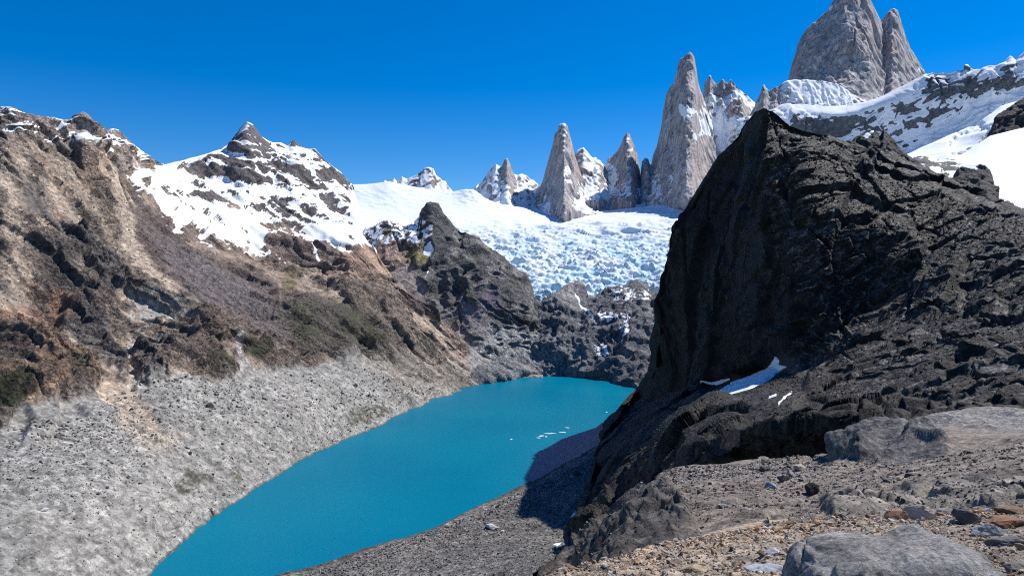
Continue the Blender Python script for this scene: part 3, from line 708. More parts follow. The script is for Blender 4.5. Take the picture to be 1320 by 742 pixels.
# shoulder right of central spire
peak([(735, 250), (740, 200), (745, 194), (752, 190), (757, 196), (764, 203), (768, 202), (775, 208), (780, 214), (784, 222), (788, 250)],
     262, 3150, 3420, "blocky grey shoulder ridge just right of the central granite spire", "peak", snow=0.58, snow_k=1.5, rib=[(735, 0), (752, 60), (772, 70), (788, 0)], warp=(60, 4))
# central spire
peak([(680, 268), (692, 250), (699, 235), (702, 224), (707, 205), (711, 190), (715, 172), (719, 168), (722, 161), (727, 159), (731, 163), (734, 172), (738, 186), (741, 200), (746, 215), (755, 240), (768, 265), (780, 274)],
     (282, 276), 2960, 3300, "tall grey granite spire with snow ledges, standing in the middle of the skyline", "rock spire",
     rib=[(680, 0), (700, 30), (716, 60), (727, 150), (742, 90), (760, 40), (780, 0)], snow=0.52, snow_k=1.7,
     zones=[([(723, 216), (730, 212), (738, 218), (734, 226), (724, 224)], 'snow', 2, 1.0), ([(742, 232), (770, 250), (778, 270), (745, 276), (738, 255)], 'snow', 5, 0.85), ([(700, 250), (712, 245), (712, 272), (690, 272)], 'snow', 5, 0.7),
            ([(710, 250), (728, 240), (736, 262), (734, 280), (714, 280)], 'bare', 4, 0.8)],
     disp=[(120, 10, 'pv'), (50, 10, 'fw'), (26, 7, 'rw'), (14, 5, 'fv'), (9, 2.5, 'rv')])
# blunt spire
peak([(772, 240), (780, 216), (784, 204), (790, 202), (796, 195), (801, 186), (804, 176), (808, 171), (812, 173), (815, 180), (818, 190), (822, 200), (825, 213), (830, 240)],
     (262, 262), 3200, 3500, "squat blunt grey spire between the central spire and the tallest left pillar", "rock spire",
     rib=[(772, 0), (800, 90), (815, 110), (830, 0)], snow=0.40, snow_k=1.5,
     zones=[([(774, 212), (790, 208), (800, 230), (790, 245), (774, 245)], 'snow', 5, 0.75), ([(809, 190), (817, 190), (816, 195), (810, 194)], 'snow', 1, 1)])
peak([(824, 240), (827, 208), (831, 203), (836, 205), (838, 212), (846, 214), (850, 240)], 262, 3150, 3350,
     "stubby rock tooth wedged at the left foot of the tallest left pillar", "rock tooth", rib=[(824, 0), (834, 50), (850, 20)], snow=0.35, snow_k=1.4)
# tall pillar left of the dark hill: sheer left face, snowy right shoulder
peak([(834, 240), (837, 222), (841, 200), (846, 190), (850, 172), (853, 158), (855, 140), (858, 125), (863, 112), (868, 108), (872, 95), (875, 82), (878, 76), (882, 74), (885, 69), (889, 67), (893, 69), (896, 76), (898, 88), (900, 103), (903, 116), (908, 130), (914, 150), (922, 170), (932, 200), (940, 240)],
     (262, 256), 3050, 3420, "tall sheer granite pillar with a leaning tip, snow couloir down its right side", "rock spire",
     rib=[(834, 0), (850, 30), (868, 100), (884, 200), (893, 190), (905, 90), (940, 30)], snow=0.05,
     zones=[([(867, 128), (884, 134), (900, 140), (905, 128), (945, 150), (945, 250), (912, 240), (900, 200), (893, 185), (884, 160), (874, 146)], 'snow', 4, 0.85),
            ([(885, 152), (896, 148), (903, 160), (900, 172), (890, 168)], 'bare', 3, 0.9), ([(900, 178), (925, 176), (940, 190), (930, 230), (896, 232)], 'bare', 3, 1.0),
            ([(834, 214), (860, 214), (880, 240), (870, 262), (834, 262)], 'snow', 6, 0.62)],
     vary=[(120, (0.42, 0.36, 0.34), -0.1, 0.4, 'pv')])
# jagged snowy ridge right of that pillar
peak([(898, 190), (903, 140), (907, 112), (909, 106), (913, 101), (915, 97), (918, 102), (922, 107), (926, 108), (929, 103), (932, 102), (936, 106), (939, 108), (942, 102), (945, 106), (948, 108), (952, 114), (958, 119), (963, 122), (968, 128), (973, 132), (978, 142), (990, 170), (1000, 200)],
     (250, 240), 3200, 3560, "serrated snowy ridge with several teeth, just right of the tall left pillar", "ridge",
     rib=[(898, 0), (915, 40), (940, 80), (955, 150), (975, 40), (1000, 0)], snow=0.80, snow_k=1.6,
     zones=[([(938, 136), (952, 128), (964, 142), (966, 150), (938, 150)], 'bare', 2, 1.0), ([(908, 100), (945, 104), (950, 116), (930, 124), (908, 122)], 'bare', 4, 0.85), ([(900, 152), (960, 148), (960, 168), (905, 175)], 'snow', 4, 1.0)])
# pedestal under the great wall
peak([(940, 200), (960, 160), (972, 138), (976, 128), (980, 122), (983, 110), (985, 108), (988, 113), (992, 117), (998, 113), (1004, 111), (1010, 107), (1016, 104), (1035, 103), (1060, 104), (1080, 108), (1105, 125), (1125, 135), (1150, 130), (1180, 120)],
     (210, 200), 3120, 3360, "sloping rock pedestal half covered in shaded snow below the great granite wall", "rock shoulder",
     rib=[(940, 0), (985, 60), (1100, 30), (1180, 0)], snow=0.66, snow_k=1.2,
     zones=[([(1010, 98), (1080, 98), (1110, 130), (1060, 138), (1020, 128)], 'snow', 5, 1.0), ([(975, 118), (1005, 112), (1010, 135), (980, 145)], 'bare', 6, 0.7)])
# the great wall
peak([(1008, 140), (1013, 120), (1016, 104), (1019, 92), (1022, 80), (1026, 68), (1028, 58), (1033, 48), (1040, 38), (1050, 29), (1058, 22), (1066, 14), (1072, 5), (1080, -4), (1092, -12), (1106, -12), (1116, -6), (1122, 0), (1126, 8), (1131, 18), (1136, 28), (1142, 36), (1150, 62), (1160, 100), (1172, 140)],
     (150, 150), 3420, 3850, "huge broad granite wall, its summit cut by the top of the picture", "granite peak",
     rib=[(1008, -80), (1025, -10), (1060, 30), (1095, 60), (1120, 75), (1140, 40), (1172, -50)], snow=0.12,
     zones=[(band([(1138, 32), (1148, 58), (1158, 80)], 2), 'snow', 1, 0.8, {'crisp': 0.3}), ([(1066, 12), (1074, 4), (1074, 10), (1068, 16)], 'snow', 1.5, 0.9),
            ([(1145, 110), (1164, 102), (1168, 112), (1150, 118)], 'snow', 2, 0.9, {'patchy': 25, 'lo': -0.3, 'hi': 0.1}), ([(1125, 115), (1145, 105), (1150, 125), (1130, 130)], 'snow', 4, 0.6, {'patchy': 25})],
     disp=[(300, 12, 'pv'), (90, 12, 'fw'), (40, 7, 'rw'), (24, 5, 'fw'), (12, 2.5, 'rv')], vary=[(160, (0.42, 0.355, 0.34), -0.1, 0.5, 'pv'), (60, (0.27, 0.265, 0.27), 0.2, 0.6, 'pv')], back=(260, 200))
peak([(1122, 120), (1130, 60), (1136, 28), (1140, 22), (1144, 17), (1148, 12), (1153, 11), (1157, 14), (1161, 26), (1165, 38), (1169, 50), (1174, 62), (1180, 72), (1186, 82), (1191, 90), (1194, 98), (1200, 125)],
     (150, 140), 3480, 3900, "narrow pointed granite tower leaning against the right side of the great wall", "granite tower",
     rib=[(1122, 0), (1150, 90), (1175, 60), (1200, 0)], snow=0.1, zones=[([(1178, 85), (1194, 88), (1194, 96), (1180, 94)], 'snow', 2, 0.7)],
     vary=[(160, (0.42, 0.35, 0.335), -0.1, 0.5, 'pv')])

# ------------------------------------------------------------------ shaded ridge on the right, with its sunlit snow crest
ridge_rows = [
    [(930, 300, 2200), (1180, 240, 2150), (1450, 230, 2100)],
    [(930, 240, 2760), (1100, 215, 2770), (1180, 200, 2700), (1300, 160, 2600), (1450, 140, 2520)],
    [(930, 200, 2770), (1050, 180, 2840), (1120, 175, 2800), (1180, 165, 2740), (1250, 140, 2700), (1320, 125, 2630), (1450, 110, 2560)],
    [(930, 172, 2780), (1008, 152, 2855), (1060, 156, 2845), (1110, 150, 2815), (1150, 134, 2775), (1180, 120, 2755), (1200, 110, 2740), (1250, 106, 2715), (1320, 90, 2655), (1450, 68, 2600)],
    [(930, 160, 2800), (985, 146, 2850), (1002, 140, 2880), (1012, 138, 2900), (1030, 137, 2900), (1060, 139, 2900), (1090, 139, 2900), (1110, 135, 2880), (1130, 130, 2860), (1150, 121, 2840), (1168, 112, 2820), (1185, 102, 2800), (1193, 96, 2800), (1198, 95, 2790), (1203, 92, 2790), (1209, 94, 2780), (1214, 93, 2780), (1226, 92, 2770), (1232, 90, 2760), (1240, 90, 2760), (1243, 84, 2760), (1247, 83, 2760), (1251, 87, 2760),
     (1256, 90, 2750), (1263, 94, 2740), (1268, 88, 2740), (1276, 87, 2740), (1284, 88, 2730), (1292, 84, 2720), (1298, 80, 2720), (1302, 72, 2720), (1306, 75, 2720), (1310, 80, 2710), (1314, 73, 2710), (1320, 67, 2700), (1335, 72, 2690), (1360, 58, 2680), (1400, 62, 2680), (1450, 50, 2650)],
]
land("mountain", ridge_rows, 950, 1430, M_far, (0.12, 0.128, 0.142), [
    ([(900, 60), (1500, 20), (1500, 300), (900, 300)], 'snow', 5, 0.74),
    ([(1190, 90), (1320, 60), (1450, 50), (1450, 95), (1320, 105), (1260, 130), (1220, 140), (1190, 120)], 'bare', 8, 0.55),
    ([(1205, 95), (1250, 100), (1265, 130), (1240, 142), (1205, 135), (1190, 112)], 'bare', 6, 0.6),
    ([(1015, 150), (1090, 155), (1110, 165), (1070, 180), (1020, 175)], 'bare', 6, 0.8),
    ([(1020, 136), (1060, 137), (1095, 138), (1125, 130), (1160, 114), (1193, 96), (1196, 102), (1170, 118), (1145, 136), (1110, 147), (1085, 154), (1060, 152), (1044, 146), (1020, 144)], 'snow', 2.5, 1.0, {'crisp': 0.5, 'push': 12, 'relief': 0.2}),
    ([(1190, 130), (1320, 110), (1420, 100), (1420, 130), (1300, 150), (1200, 170)], 'snow', 8, 0.85),
    ([(1210, 92), (1228, 91), (1226, 98), (1212, 98)], 'snow', 2, 1),
    ([(1060, 180), (1110, 178), (1140, 190), (1180, 200), (1180, 215), (1050, 200)], 'snow', 8, 0.85),
  ], key="ridge", snow_k=1.6, snow_n0=0.12, snow_noise=0.5,
     disp=[(200, 20, 'rv'), (100, 15, 'rt'), (50, 10, 'fv'), (25, 6, 'rt'), (12, 3, 'f')], back=[(120, 160), (300, 400)],
     crestk=0.8, label="shaded rock and snow ridge on the right with a bright sunlit snow crest", category="mountain ridge", warp=(70, 4), step=1.25)

# far glacier tongue under that ridge
n1 = [
    [(1080, 300, 1700), (1250, 290, 1700), (1450, 280, 1650)],
    [(1080, 225, 1950), (1200, 222, 1950), (1300, 220, 1900), (1450, 210, 1850)],
    [(1080, 210, 2100), (1180, 208, 2100), (1230, 195, 2080), (1280, 178, 2060), (1320, 165, 2040), (1450, 150, 2000)],
    [(1080, 206, 2250), (1160, 203, 2250), (1176, 196, 2260), (1200, 185, 2280), (1220, 176, 2290), (1240, 167, 2300), (1262, 158, 2310), (1275, 148, 2320), (1290, 138, 2330), (1320, 128, 2340), (1450, 90, 2360)],
]
land("glacier", n1, 1090, 1430, M_ice, (0.1, 0.1, 0.11), [([(1000, 50), (1500, 50), (1500, 350), (1000, 350)], 'snow', 5, 1.0),
     ([(1230, 175), (1262, 160), (1278, 165), (1262, 185), (1236, 198), (1222, 196)], None, 3, 1.0, {'push': -16, 'relief': 2.0})],
     key="tongue", snow_k=0.5, snow_n0=0, snow_noise=0.1, snowcol=(0.84, 0.87, 0.9), disp=[(120, 8, 'p'), (50, 5, 'rt'), (20, 2, 'rt')],
     back=[(40, 10), (200, 60)], label="snow covered glacier tongue running up behind the dark hill on the right", category="glacier", uneven=0.05)
# black outcrop
blk = [
    [(1255, 230, 1800), (1430, 220, 1750)],
    [(1255, 185, 1900), (1300, 185, 1850), (1430, 175, 1800)],
    [(1262, 186, 1960), (1272, 178, 1960), (1278, 168, 1960), (1280, 158, 1960), (1285, 150, 1960), (1293, 144, 1960), (1300, 139, 1950), (1308, 133, 1950), (1314, 129, 1950), (1320, 125, 1950), (1340, 116, 1950), (1370, 112, 1950), (1430, 120, 1950)],
]
land("rock_outcrop", blk, 1262, 1430, M_mid, (0.05, 0.045, 0.05), key="blk", disp=[(60, 10, 'f'), (28, 6, 'f'), (12, 3, 'r')], back=[(40, 10), (200, 160)],
     label="black rock outcrop standing between two white snow slopes at the right edge", category="rock outcrop", zones=[([(1285, 140), (1325, 120), (1325, 126), (1290, 146)], 'snow', 2, 0.6, {'patchy': 8})])
# near snow slope
n2 = [
    [(1130, 330, 900), (1250, 330, 900), (1450, 330, 850)],
    [(1130, 260, 1150), (1220, 262, 1150), (1300, 260, 1100), (1450, 280, 1000)],
    [(1130, 232, 1300), (1210, 234, 1300), (1260, 225, 1300), (1320, 215, 1300), (1450, 210, 1280)],
    [(1130, 206, 1480), (1165, 204, 1480), (1190, 202, 1480), (1215, 206, 1500), (1232, 202, 1520), (1248, 194, 1540), (1262, 184, 1560), (1276, 175, 1580), (1290, 172, 1600), (1320, 165, 1620), (1370, 155, 1650), (1450, 140, 1650)],
]
land("snowfield", n2, 1140, 1430, M_ice, (0.09, 0.085, 0.085), [([(1000, 50), (1500, 50), (1500, 450), (1000, 450)], 'snow', 5, 1.0),
     ([(1150, 200), (1195, 203), (1235, 208), (1262, 232), (1250, 245), (1220, 238), (1190, 226)], 'bare', 6, 0.85, {'patchy': 20, 'pk': 'rt', 'lo': -0.6, 'hi': 0.2, 'push': 3})],
     key="slope", snow_k=0.5, snow_n0=0, snow_noise=0.1, snowcol=(0.85, 0.87, 0.9), disp=[(150, 5, 'p'), (50, 1.5, 'rt'), (14, 0.5, 'p')],
     back=[(40, 10), (200, 120)], label="smooth bright snow slope at the right edge behind the dark hill", category="snowfield", uneven=0.04)
knoll = [[(1225, 262, 1080), (1290, 262, 1080)], [(1225, 245, 1130), (1290, 240, 1130)],
    [(1224, 240, 1180), (1230, 226, 1180), (1236, 216, 1180), (1246, 212, 1180), (1258, 211, 1180), (1268, 213, 1180), (1276, 219, 1180), (1281, 228, 1180), (1281, 236, 1180), (1288, 250, 1180)]]
land("rock_outcrop", knoll, 1224, 1288, M_mid, (0.075, 0.07, 0.068), key="knoll", disp=[(30, 5, 'f'), (14, 3, 'f'), (7, 1.2, 'r')], back=[(20, 10), (60, 60)], step=1.0,
     label="rounded dark rock knoll poking out of the snow behind the dark hill's right flank", category="rock outcrop", snow_k=2, zones=[([(1224, 205), (1250, 210), (1270, 212), (1250, 222)], 'snow', 4, 0.5)])
crag = [[(1070, 240, 1150), (1185, 240, 1150)], [(1070, 205, 1250), (1185, 215, 1230)],
    [(1074, 200, 1320), (1086, 190, 1320), (1092, 182, 1320), (1097, 182, 1320), (1102, 176, 1320), (1110, 173, 1320), (1118, 169, 1320), (1126, 167, 1320), (1130, 170, 1320), (1135, 174, 1320), (1139, 165, 1320), (1142, 167, 1320), (1147, 174, 1320), (1152, 180, 1320), (1158, 189, 1320), (1164, 195, 1320), (1172, 201, 1320), (1180, 210, 1320)]]
land("rock_outcrop", crag, 1074, 1180, M_mid, (0.06, 0.054, 0.054), key="crag", disp=[(40, 8, 'fv'), (18, 5, 'fv'), (9, 2.5, 'r')], back=[(30, 20), (60, 100)], step=1.0,
     label="small jagged black crag peeping over the crest of the dark hill", category="crag", snow_k=2, zones=[([(1112, 174), (1126, 166), (1128, 171), (1116, 178)], 'snow', 1.5, 1.0)])
# ------------------------------------------------------------------ the dark hill on the right
dark_rows = [
    [(690, 800, 330), (760, 780, 300), (850, 730, 260), (950, 680, 200), (1060, 650, 150), (1200, 640, 125), (1320, 620, 110), (1470, 620, 100)],
    [(690, 770, 370), (760, 735, 360), (850, 690, 320), (900, 650, 300), (950, 622, 272), (1060, 606, 232), (1130, 590, 190), (1200, 575, 170), (1320, 560, 145), (1470, 560, 140)],
    [(690, 750, 390), (730, 722, 430), (760, 680, 480), (800, 640, 470), (850, 600, 430), (880, 575, 330), (910, 562, 282), (950, 558, 256), (1000, 552, 236), (1060, 545, 214), (1100, 540, 196), (1140, 536, 190), (1200, 532, 205), (1320, 518, 180), (1470, 515, 170)],
    [(690, 745, 392), (730, 712, 445), (760, 640, 590), (800, 585, 620), (850, 543, 630), (900, 515, 630), (940, 500, 620), (1000, 482, 580), (1040, 488, 480), (1100, 500, 360), (1200, 492, 270), (1320, 475, 230), (1470, 460, 210)],
    [(690, 744, 394), (730, 710, 450), (758, 642, 600), (780, 563, 900), (800, 540, 1050), (820, 517, 1290), (835, 513, 1150), (850, 512, 1030), (900, 507, 820), (940, 494, 740), (985, 478, 660), (1012, 468, 575), (1040, 462, 535), (1080, 460, 480), (1130, 460, 420), (1200, 445, 380), (1320, 420, 320), (1470, 405, 300)],
    [(690, 743, 395), (730, 709, 452), (757, 641, 603), (779, 560, 910), (800, 533, 1080), (820, 509, 1330), (838, 480, 1180), (850, 455, 1050), (900, 425, 860), (940, 410, 770), (985, 405, 640), (1020, 400, 575), (1060, 395, 555), (1130, 385, 540), (1200, 372, 490), (1320, 355, 410), (1470, 350, 370)],
    [(690, 742, 396), (730, 708, 453), (756, 641, 605), (778, 558, 915), (800, 528, 1090), (820, 504, 1340), (838, 478, 1190), (850, 405, 1035), (870, 340, 1000), (900, 310, 900), (940, 300, 820), (990, 300, 640), (1040, 290, 595), (1130, 290, 575), (1200, 297, 560), (1320, 318, 500), (1470, 335, 440)],
    [(690, 742, 396), (730, 707, 453), (756, 640, 606), (778, 557, 916), (800, 526, 1092), (820, 502, 1342), (838, 476, 1195), (850, 400, 1035), (870, 308, 1003), (890, 275, 970), (920, 235, 915), (950, 205, 840), (985, 200, 690), (1040, 205, 660), (1130, 225, 655), (1200, 245, 630), (1320, 297, 545), (1470, 330, 480)],
    [(690, 741, 397), (700, 738, 400), (730, 706, 455), (738, 695, 470), (746, 676, 500), (756, 640, 608), (766, 600, 720), (772, 580, 800), (778, 556, 918), (790, 540, 1010), (800, 522, 1095), (812, 508, 1260), (820, 500, 1345), (832, 488, 1250), (842, 478, 1160), (848, 468, 1080), (850, 440, 1045), (853, 405, 1025), (855, 380, 1018), (856, 355, 1014),
     (861, 345, 1010), (866, 338, 1008), (868, 318, 1006), (868, 302, 1004), (873, 291, 998), (880, 283, 990), (888, 268, 978), (894, 255, 968), (899, 244, 958), (905, 233, 948), (912, 222, 938), (918, 212, 926), (925, 203, 912), (934, 194, 896), (943, 184, 872), (950, 175, 847), (955, 166, 830), (961, 158, 813), (967, 151, 794), (973, 143, 775), (979, 140, 760), (986, 137, 747), (993, 139, 745), (1000, 142, 743), (1007, 147, 742), (1013, 153, 742),
     (1019, 158, 742), (1028, 161, 742), (1036, 165, 742), (1050, 169, 740), (1066, 173, 738), (1080, 181, 736), (1095, 186, 734), (1110, 190, 732), (1125, 196, 730), (1140, 201, 726), (1155, 205, 722), (1165, 204, 718), (1178, 210, 712), (1190, 216, 706), (1205, 224, 698), (1220, 231, 688), (1240, 240, 674), (1262, 247, 656), (1272, 252, 646), (1285, 262, 632), (1300, 272, 612), (1320, 286, 582), (1350, 300, 552), (1400, 318, 512), (1470, 330, 462)],
]
land("hill", dark_rows, 692, 1440, M_dark, (0.046, 0.033, 0.026), [
    ([(840, 500), (855, 330), (900, 230), (960, 160), (990, 210), (1010, 300), (1035, 400), (1010, 470), (930, 505)], (0.018, 0.014, 0.012), 8, 0.9),  # cliff face: its shade is deepened in the colour
    ([(990, 200), (1100, 215), (1200, 260), (1190, 300), (1060, 300), (990, 260)], (0.080, 0.052, 0.042), 14, 0.8),
    ([(1080, 290), (1200, 250), (1260, 270), (1180, 320), (1100, 330)], (0.085, 0.057, 0.046), 10, 0.7),
    ([(1150, 330), (1320, 290), (1450, 320), (1450, 450), (1250, 440), (1120, 420)], (0.072, 0.064, 0.06), 20, 0.8),
    ([(1150, 410), (1240, 420), (1320, 450), (1320, 462), (1240, 450), (1150, 440)], (0.14, 0.10, 0.085), 5, 0.8, {'patchy': 20, 'pk': 'pt', 'lo': -0.3, 'hi': 0.2}),
    ([(1060, 450), (1330, 440), (1450, 440), (1450, 540), (1150, 540), (1040, 500)], (0.095, 0.082, 0.07), 14, 0.8),
    ([(760, 640), (850, 560), (930, 520), (1010, 480), (1050, 520), (1000, 580), (850, 640), (770, 720), (730, 720)], (0.07, 0.062, 0.055), 10, 0.85),
    ([(735, 690), (780, 690), (762, 742), (690, 750)], (0.15, 0.13, 0.115), 8, 0.9, {'relief': 0.3}),
    ([(775, 565), (850, 515), (930, 505), (1000, 475), (940, 505), (850, 560), (770, 640)], (0.05, 0.045, 0.04), 5, 0.8, {'relief': 0.7}),  # strip under the cliff, darkened in colour for the cliff's shadow
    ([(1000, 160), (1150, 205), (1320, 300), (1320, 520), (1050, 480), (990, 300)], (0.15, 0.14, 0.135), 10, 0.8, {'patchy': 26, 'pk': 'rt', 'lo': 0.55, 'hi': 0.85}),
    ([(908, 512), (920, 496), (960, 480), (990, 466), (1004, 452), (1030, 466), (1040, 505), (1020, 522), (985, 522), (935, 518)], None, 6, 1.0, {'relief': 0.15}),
    ([(985, 145), (1150, 205), (1320, 290), (1440, 330), (1440, 540), (1100, 530), (1020, 480), (1040, 400), (990, 250)], (0.42, 0.40, 0.38), 8, 0.75, {'patchy': 7, 'pk': 'rt', 'lo': 0.55, 'hi': 0.8}),  # pale flecks painted as sun glints on the flank
    (band([(1000, 157), (1018, 160)], 2), 'snow', 1.2, 0.4),
    (band([(1188, 216), (1210, 228), (1225, 234)], 3), 'snow', 1.5, 0.9, {'patchy': 8}), ([(1250, 238), (1262, 236), (1264, 242), (1252, 242)], 'snow', 1, 0.9),
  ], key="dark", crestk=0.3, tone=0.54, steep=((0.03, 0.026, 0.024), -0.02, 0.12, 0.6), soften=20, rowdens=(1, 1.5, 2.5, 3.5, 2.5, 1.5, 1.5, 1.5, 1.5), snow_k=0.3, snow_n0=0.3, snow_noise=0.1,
     disp=[(220, 13, 'r'), (110, 9, 'rt'), (60, 8, 'fv'), (40, 5, 'ft'), (24, 4, 'ft'), (14, 2.6, 'ft'), (8, 1.8, 'ft'), (4.5, 1.1, 'ft'), (2.5, 0.6, 'ft')],
     back=[(60, 20), (150, 120), (300, 400)], label="dark brown rocky hill with a sheer shaded cliff on its left, dropping to the lake", category="hill", warp=(30, 4), step=1.2, uneven=0.25,
     vary=[(70, (0.07, 0.064, 0.06), 0.1, 0.7, 'rt')])

# ------------------------------------------------------------------ right-hand moraine shore
mor_rows = [
    [(230, 1000, 220), (860, 1000, 240)],
    [(230, 850, 390), (350, 775, 455), (500, 765, 455), (600, 765, 420), (700, 760, 385), (860, 760, 360)],
    [(230, 815, 418), (350, 758, 483), (480, 725, 520), (560, 705, 545), (640, 690, 560), (700, 680, 570), (860, 670, 560)],
    [(230, 800, 435), (350, 748, 496), (480, 710, 549), (560, 686, 590), (640, 648, 670), (700, 620, 745), (740, 600, 800), (780, 575, 900), (860, 540, 1100)],
    [(230, 795, None), (300, 768, None), (350, 742, None), (420, 722, None), (480, 704, None), (560, 680, None), (640, 640, None), (700, 612, None), (740, 590, None), (775, 571, None), (785, 555, None), (795, 538, None), (808, 524, None), (820, 514, None), (860, 505, None)],
]
land("moraine", mor_rows, 236, 850, M_mid, (0.225, 0.21, 0.195), [
    ([(640, 650), (720, 620), (700, 700), (600, 720), (560, 700)], (0.17, 0.155, 0.145), 10, 0.7),
    (band([(480, 722), (560, 700), (640, 690), (700, 690), (745, 700)], 8), (0.27, 0.25, 0.225), 5, 0.7),
    (band([(560, 690), (640, 652), (700, 628)], 8), (0.33, 0.31, 0.29), 4, 0.6),
  ], key="moraine", wet=True, tone=0.85, rowdens=2, relief0=0.7, disp=[(60, 2.2, 'p'), (25, 1.2, 'r'), (10, 0.7, 'b'), (5, 0.5, 'f'), (2.5, 0.3, 'f')],
     back=[(40, 8), (150, 20)], label="grey rubble moraine slope along the lake's right shore", category="moraine", warp=(20, 3), smooth_px=20)

# ------------------------------------------------------------------ gravel terrace in the middle distance
terr_rows = [
    [(700, 860, 18), (760, 860, 18), (1000, 860, 12), (1470, 860, 12)],
    [(700, 790, 26), (760, 775, 26), (850, 740, 24), (950, 715, 24), (1050, 700, 25), (1200, 680, 26), (1320, 668, 26), (1470, 660, 26)],
    [(700, 765, 40), (760, 742, 40), (800, 712, 42), (850, 680, 45), (950, 660, 45), (1050, 655, 45), (1200, 640, 42), (1320, 620, 40), (1470, 610, 40)],
    [(700, 762, 44), (760, 738, 44), (800, 700, 52), (830, 660, 62), (850, 642, 68), (950, 630, 68), (1050, 625, 68), (1200, 600, 68), (1320, 580, 66), (1470, 575, 66)],
    [(700, 760, 46), (760, 735, 46), (800, 695, 55), (830, 650, 70), (850, 622, 85), (950, 606, 88), (1060, 603, 90), (1120, 590, 92), (1200, 570, 95), (1320, 550, 98), (1470, 545, 98)],
    [(700, 758, 47), (745, 738, 47), (770, 722, 48), (785, 708, 51), (800, 688, 56), (815, 672, 62), (828, 645, 74), (838, 625, 86), (846, 612, 97), (860, 606, 100), (880, 601, 102), (900, 598, 104), (930, 596, 106), (960, 593, 108), (1000, 594, 108), (1040, 592, 108), (1062, 591, 108), (1072, 583, 110),
     (1082, 568, 114), (1090, 558, 118), (1104, 549, 122), (1120, 543, 125), (1145, 541, 127), (1165, 540, 128), (1178, 545, 128), (1190, 538, 132), (1205, 532, 135), (1225, 527, 138), (1260, 524, 140), (1300, 525, 140), (1340, 524, 140), (1470, 520, 140)],
]
land("terrace", terr_rows, 705, 1440, M_terr, (0.195, 0.162, 0.132), [
    ([(740, 760), (800, 690), (830, 650), (870, 655), (900, 690), (850, 715), (780, 740)], (0.075, 0.066, 0.06), 7, 0.9, {'relief': 2.6}),
    ([(1072, 590), (1090, 556), (1120, 541), (1165, 540), (1200, 562), (1225, 580), (1190, 590), (1120, 596)], (0.115, 0.11, 0.108), 4, 0.95, {'relief': 2.4, 'push': 0.8}),
    ([(1075, 590), (1090, 556), (1120, 541), (1165, 540), (1200, 562), (1215, 580), (1120, 596)], (0.05, 0.048, 0.05), 3, 0.9, {'patchy': 1.6, 'pk': 'rt', 'lo': 0.2, 'hi': 0.5}),
    ([(1185, 545), (1230, 527), (1320, 526), (1320, 550), (1230, 552)], (0.07, 0.062, 0.055), 3, 0.8, {'patchy': 2, 'pk': 'rt', 'lo': 0.35, 'hi': 0.6}),
    ([(1120, 548), (1160, 545), (1215, 572), (1190, 580), (1140, 565)], (0.24, 0.24, 0.245), 5, 0.6, {'patchy': 4, 'pk': 'rt', 'lo': -0.4, 'hi': 0.3}),
    ([(1180, 545), (1230, 525), (1320, 522), (1450, 520), (1450, 552), (1330, 555), (1250, 552)], (0.21, 0.20, 0.19), 4, 0.85, {'relief': 1.6}),
    (band([(1185, 545), (1240, 556), (1320, 566), (1440, 570)], 9), (0.20, 0.17, 0.145), 3, 0.8, {'relief': 0.4}),
    ([(930, 615), (990, 612), (1000, 632), (940, 634)], (0.12, 0.075, 0.062), 6, 0.6),
    ([(850, 612), (900, 602), (1060, 596), (1060, 612), (880, 622)], (0.175, 0.155, 0.14), 4, 0.8, {'relief': 0.4}),
    ([(1060, 650), (1200, 615), (1330, 600), (1450, 590), (1450, 640), (1250, 650), (1080, 680)], (0.225, 0.20, 0.17), 8, 0.8, {'relief': 1.8}),
    ([(1200, 655), (1260, 640), (1340, 636), (1340, 660), (1230, 668)], (0.10, 0.085, 0.07), 5, 0.7, {'relief': 2.5}),
  ], key="terrace", tone=1.0, rowdens=3, relief0=0.6, disp=[(24, 1.2, 'p'), (10, 0.9, 'r'), (5, 0.6, 'ft'), (2.4, 0.35, 'ft'), (1.2, 0.2, 'ft'), (0.6, 0.1, 'f')],
     back=[(6, 4), (60, 60)], label="brown gravel terrace with low rock slabs in the middle distance", category="terrace", warp=(4, 4), smooth_px=14, uneven=0.2)

# ------------------------------------------------------------------ the stony ground at the viewer's feet
near_rows = [
    [(300, 1500, 1.3), (1000, 1500, 1.5), (1600, 1500, 1.5)],
    [(450, 900, 3.0), (700, 880, 3.4), (1000, 870, 3.6), (1300, 860, 3.7), (1600, 850, 3.7)],
    [(600, 800, 4.0), (700, 792, 4.2), (850, 790, 4.6), (1000, 780, 5.0), (1300, 760, 5.2), (1600, 740, 5.2)],
    [(650, 765, 4.8), (745, 752, 5.6), (850, 738, 6.8), (950, 722, 8.0), (1050, 712, 8.6), (1200, 700, 9.0), (1320, 692, 9), (1600, 680, 9)],
    [(650, 757, 5.2), (690, 748, 5.5), (720, 740, 6.0), (745, 733, 6.6), (775, 724, 7.4), (800, 716, 8.2), (825, 707, 9.4), (850, 700, 10.5), (880, 693, 12), (910, 687, 13), (940, 680, 14), (965, 675, 15), (990, 672, 16), (1020, 670, 17), (1060, 668, 18), (1100, 668, 18), (1150, 664, 19), (1200, 662, 20), (1250, 660, 20), (1320, 655, 21), (1450, 650, 21), (1600, 645, 21)],
]
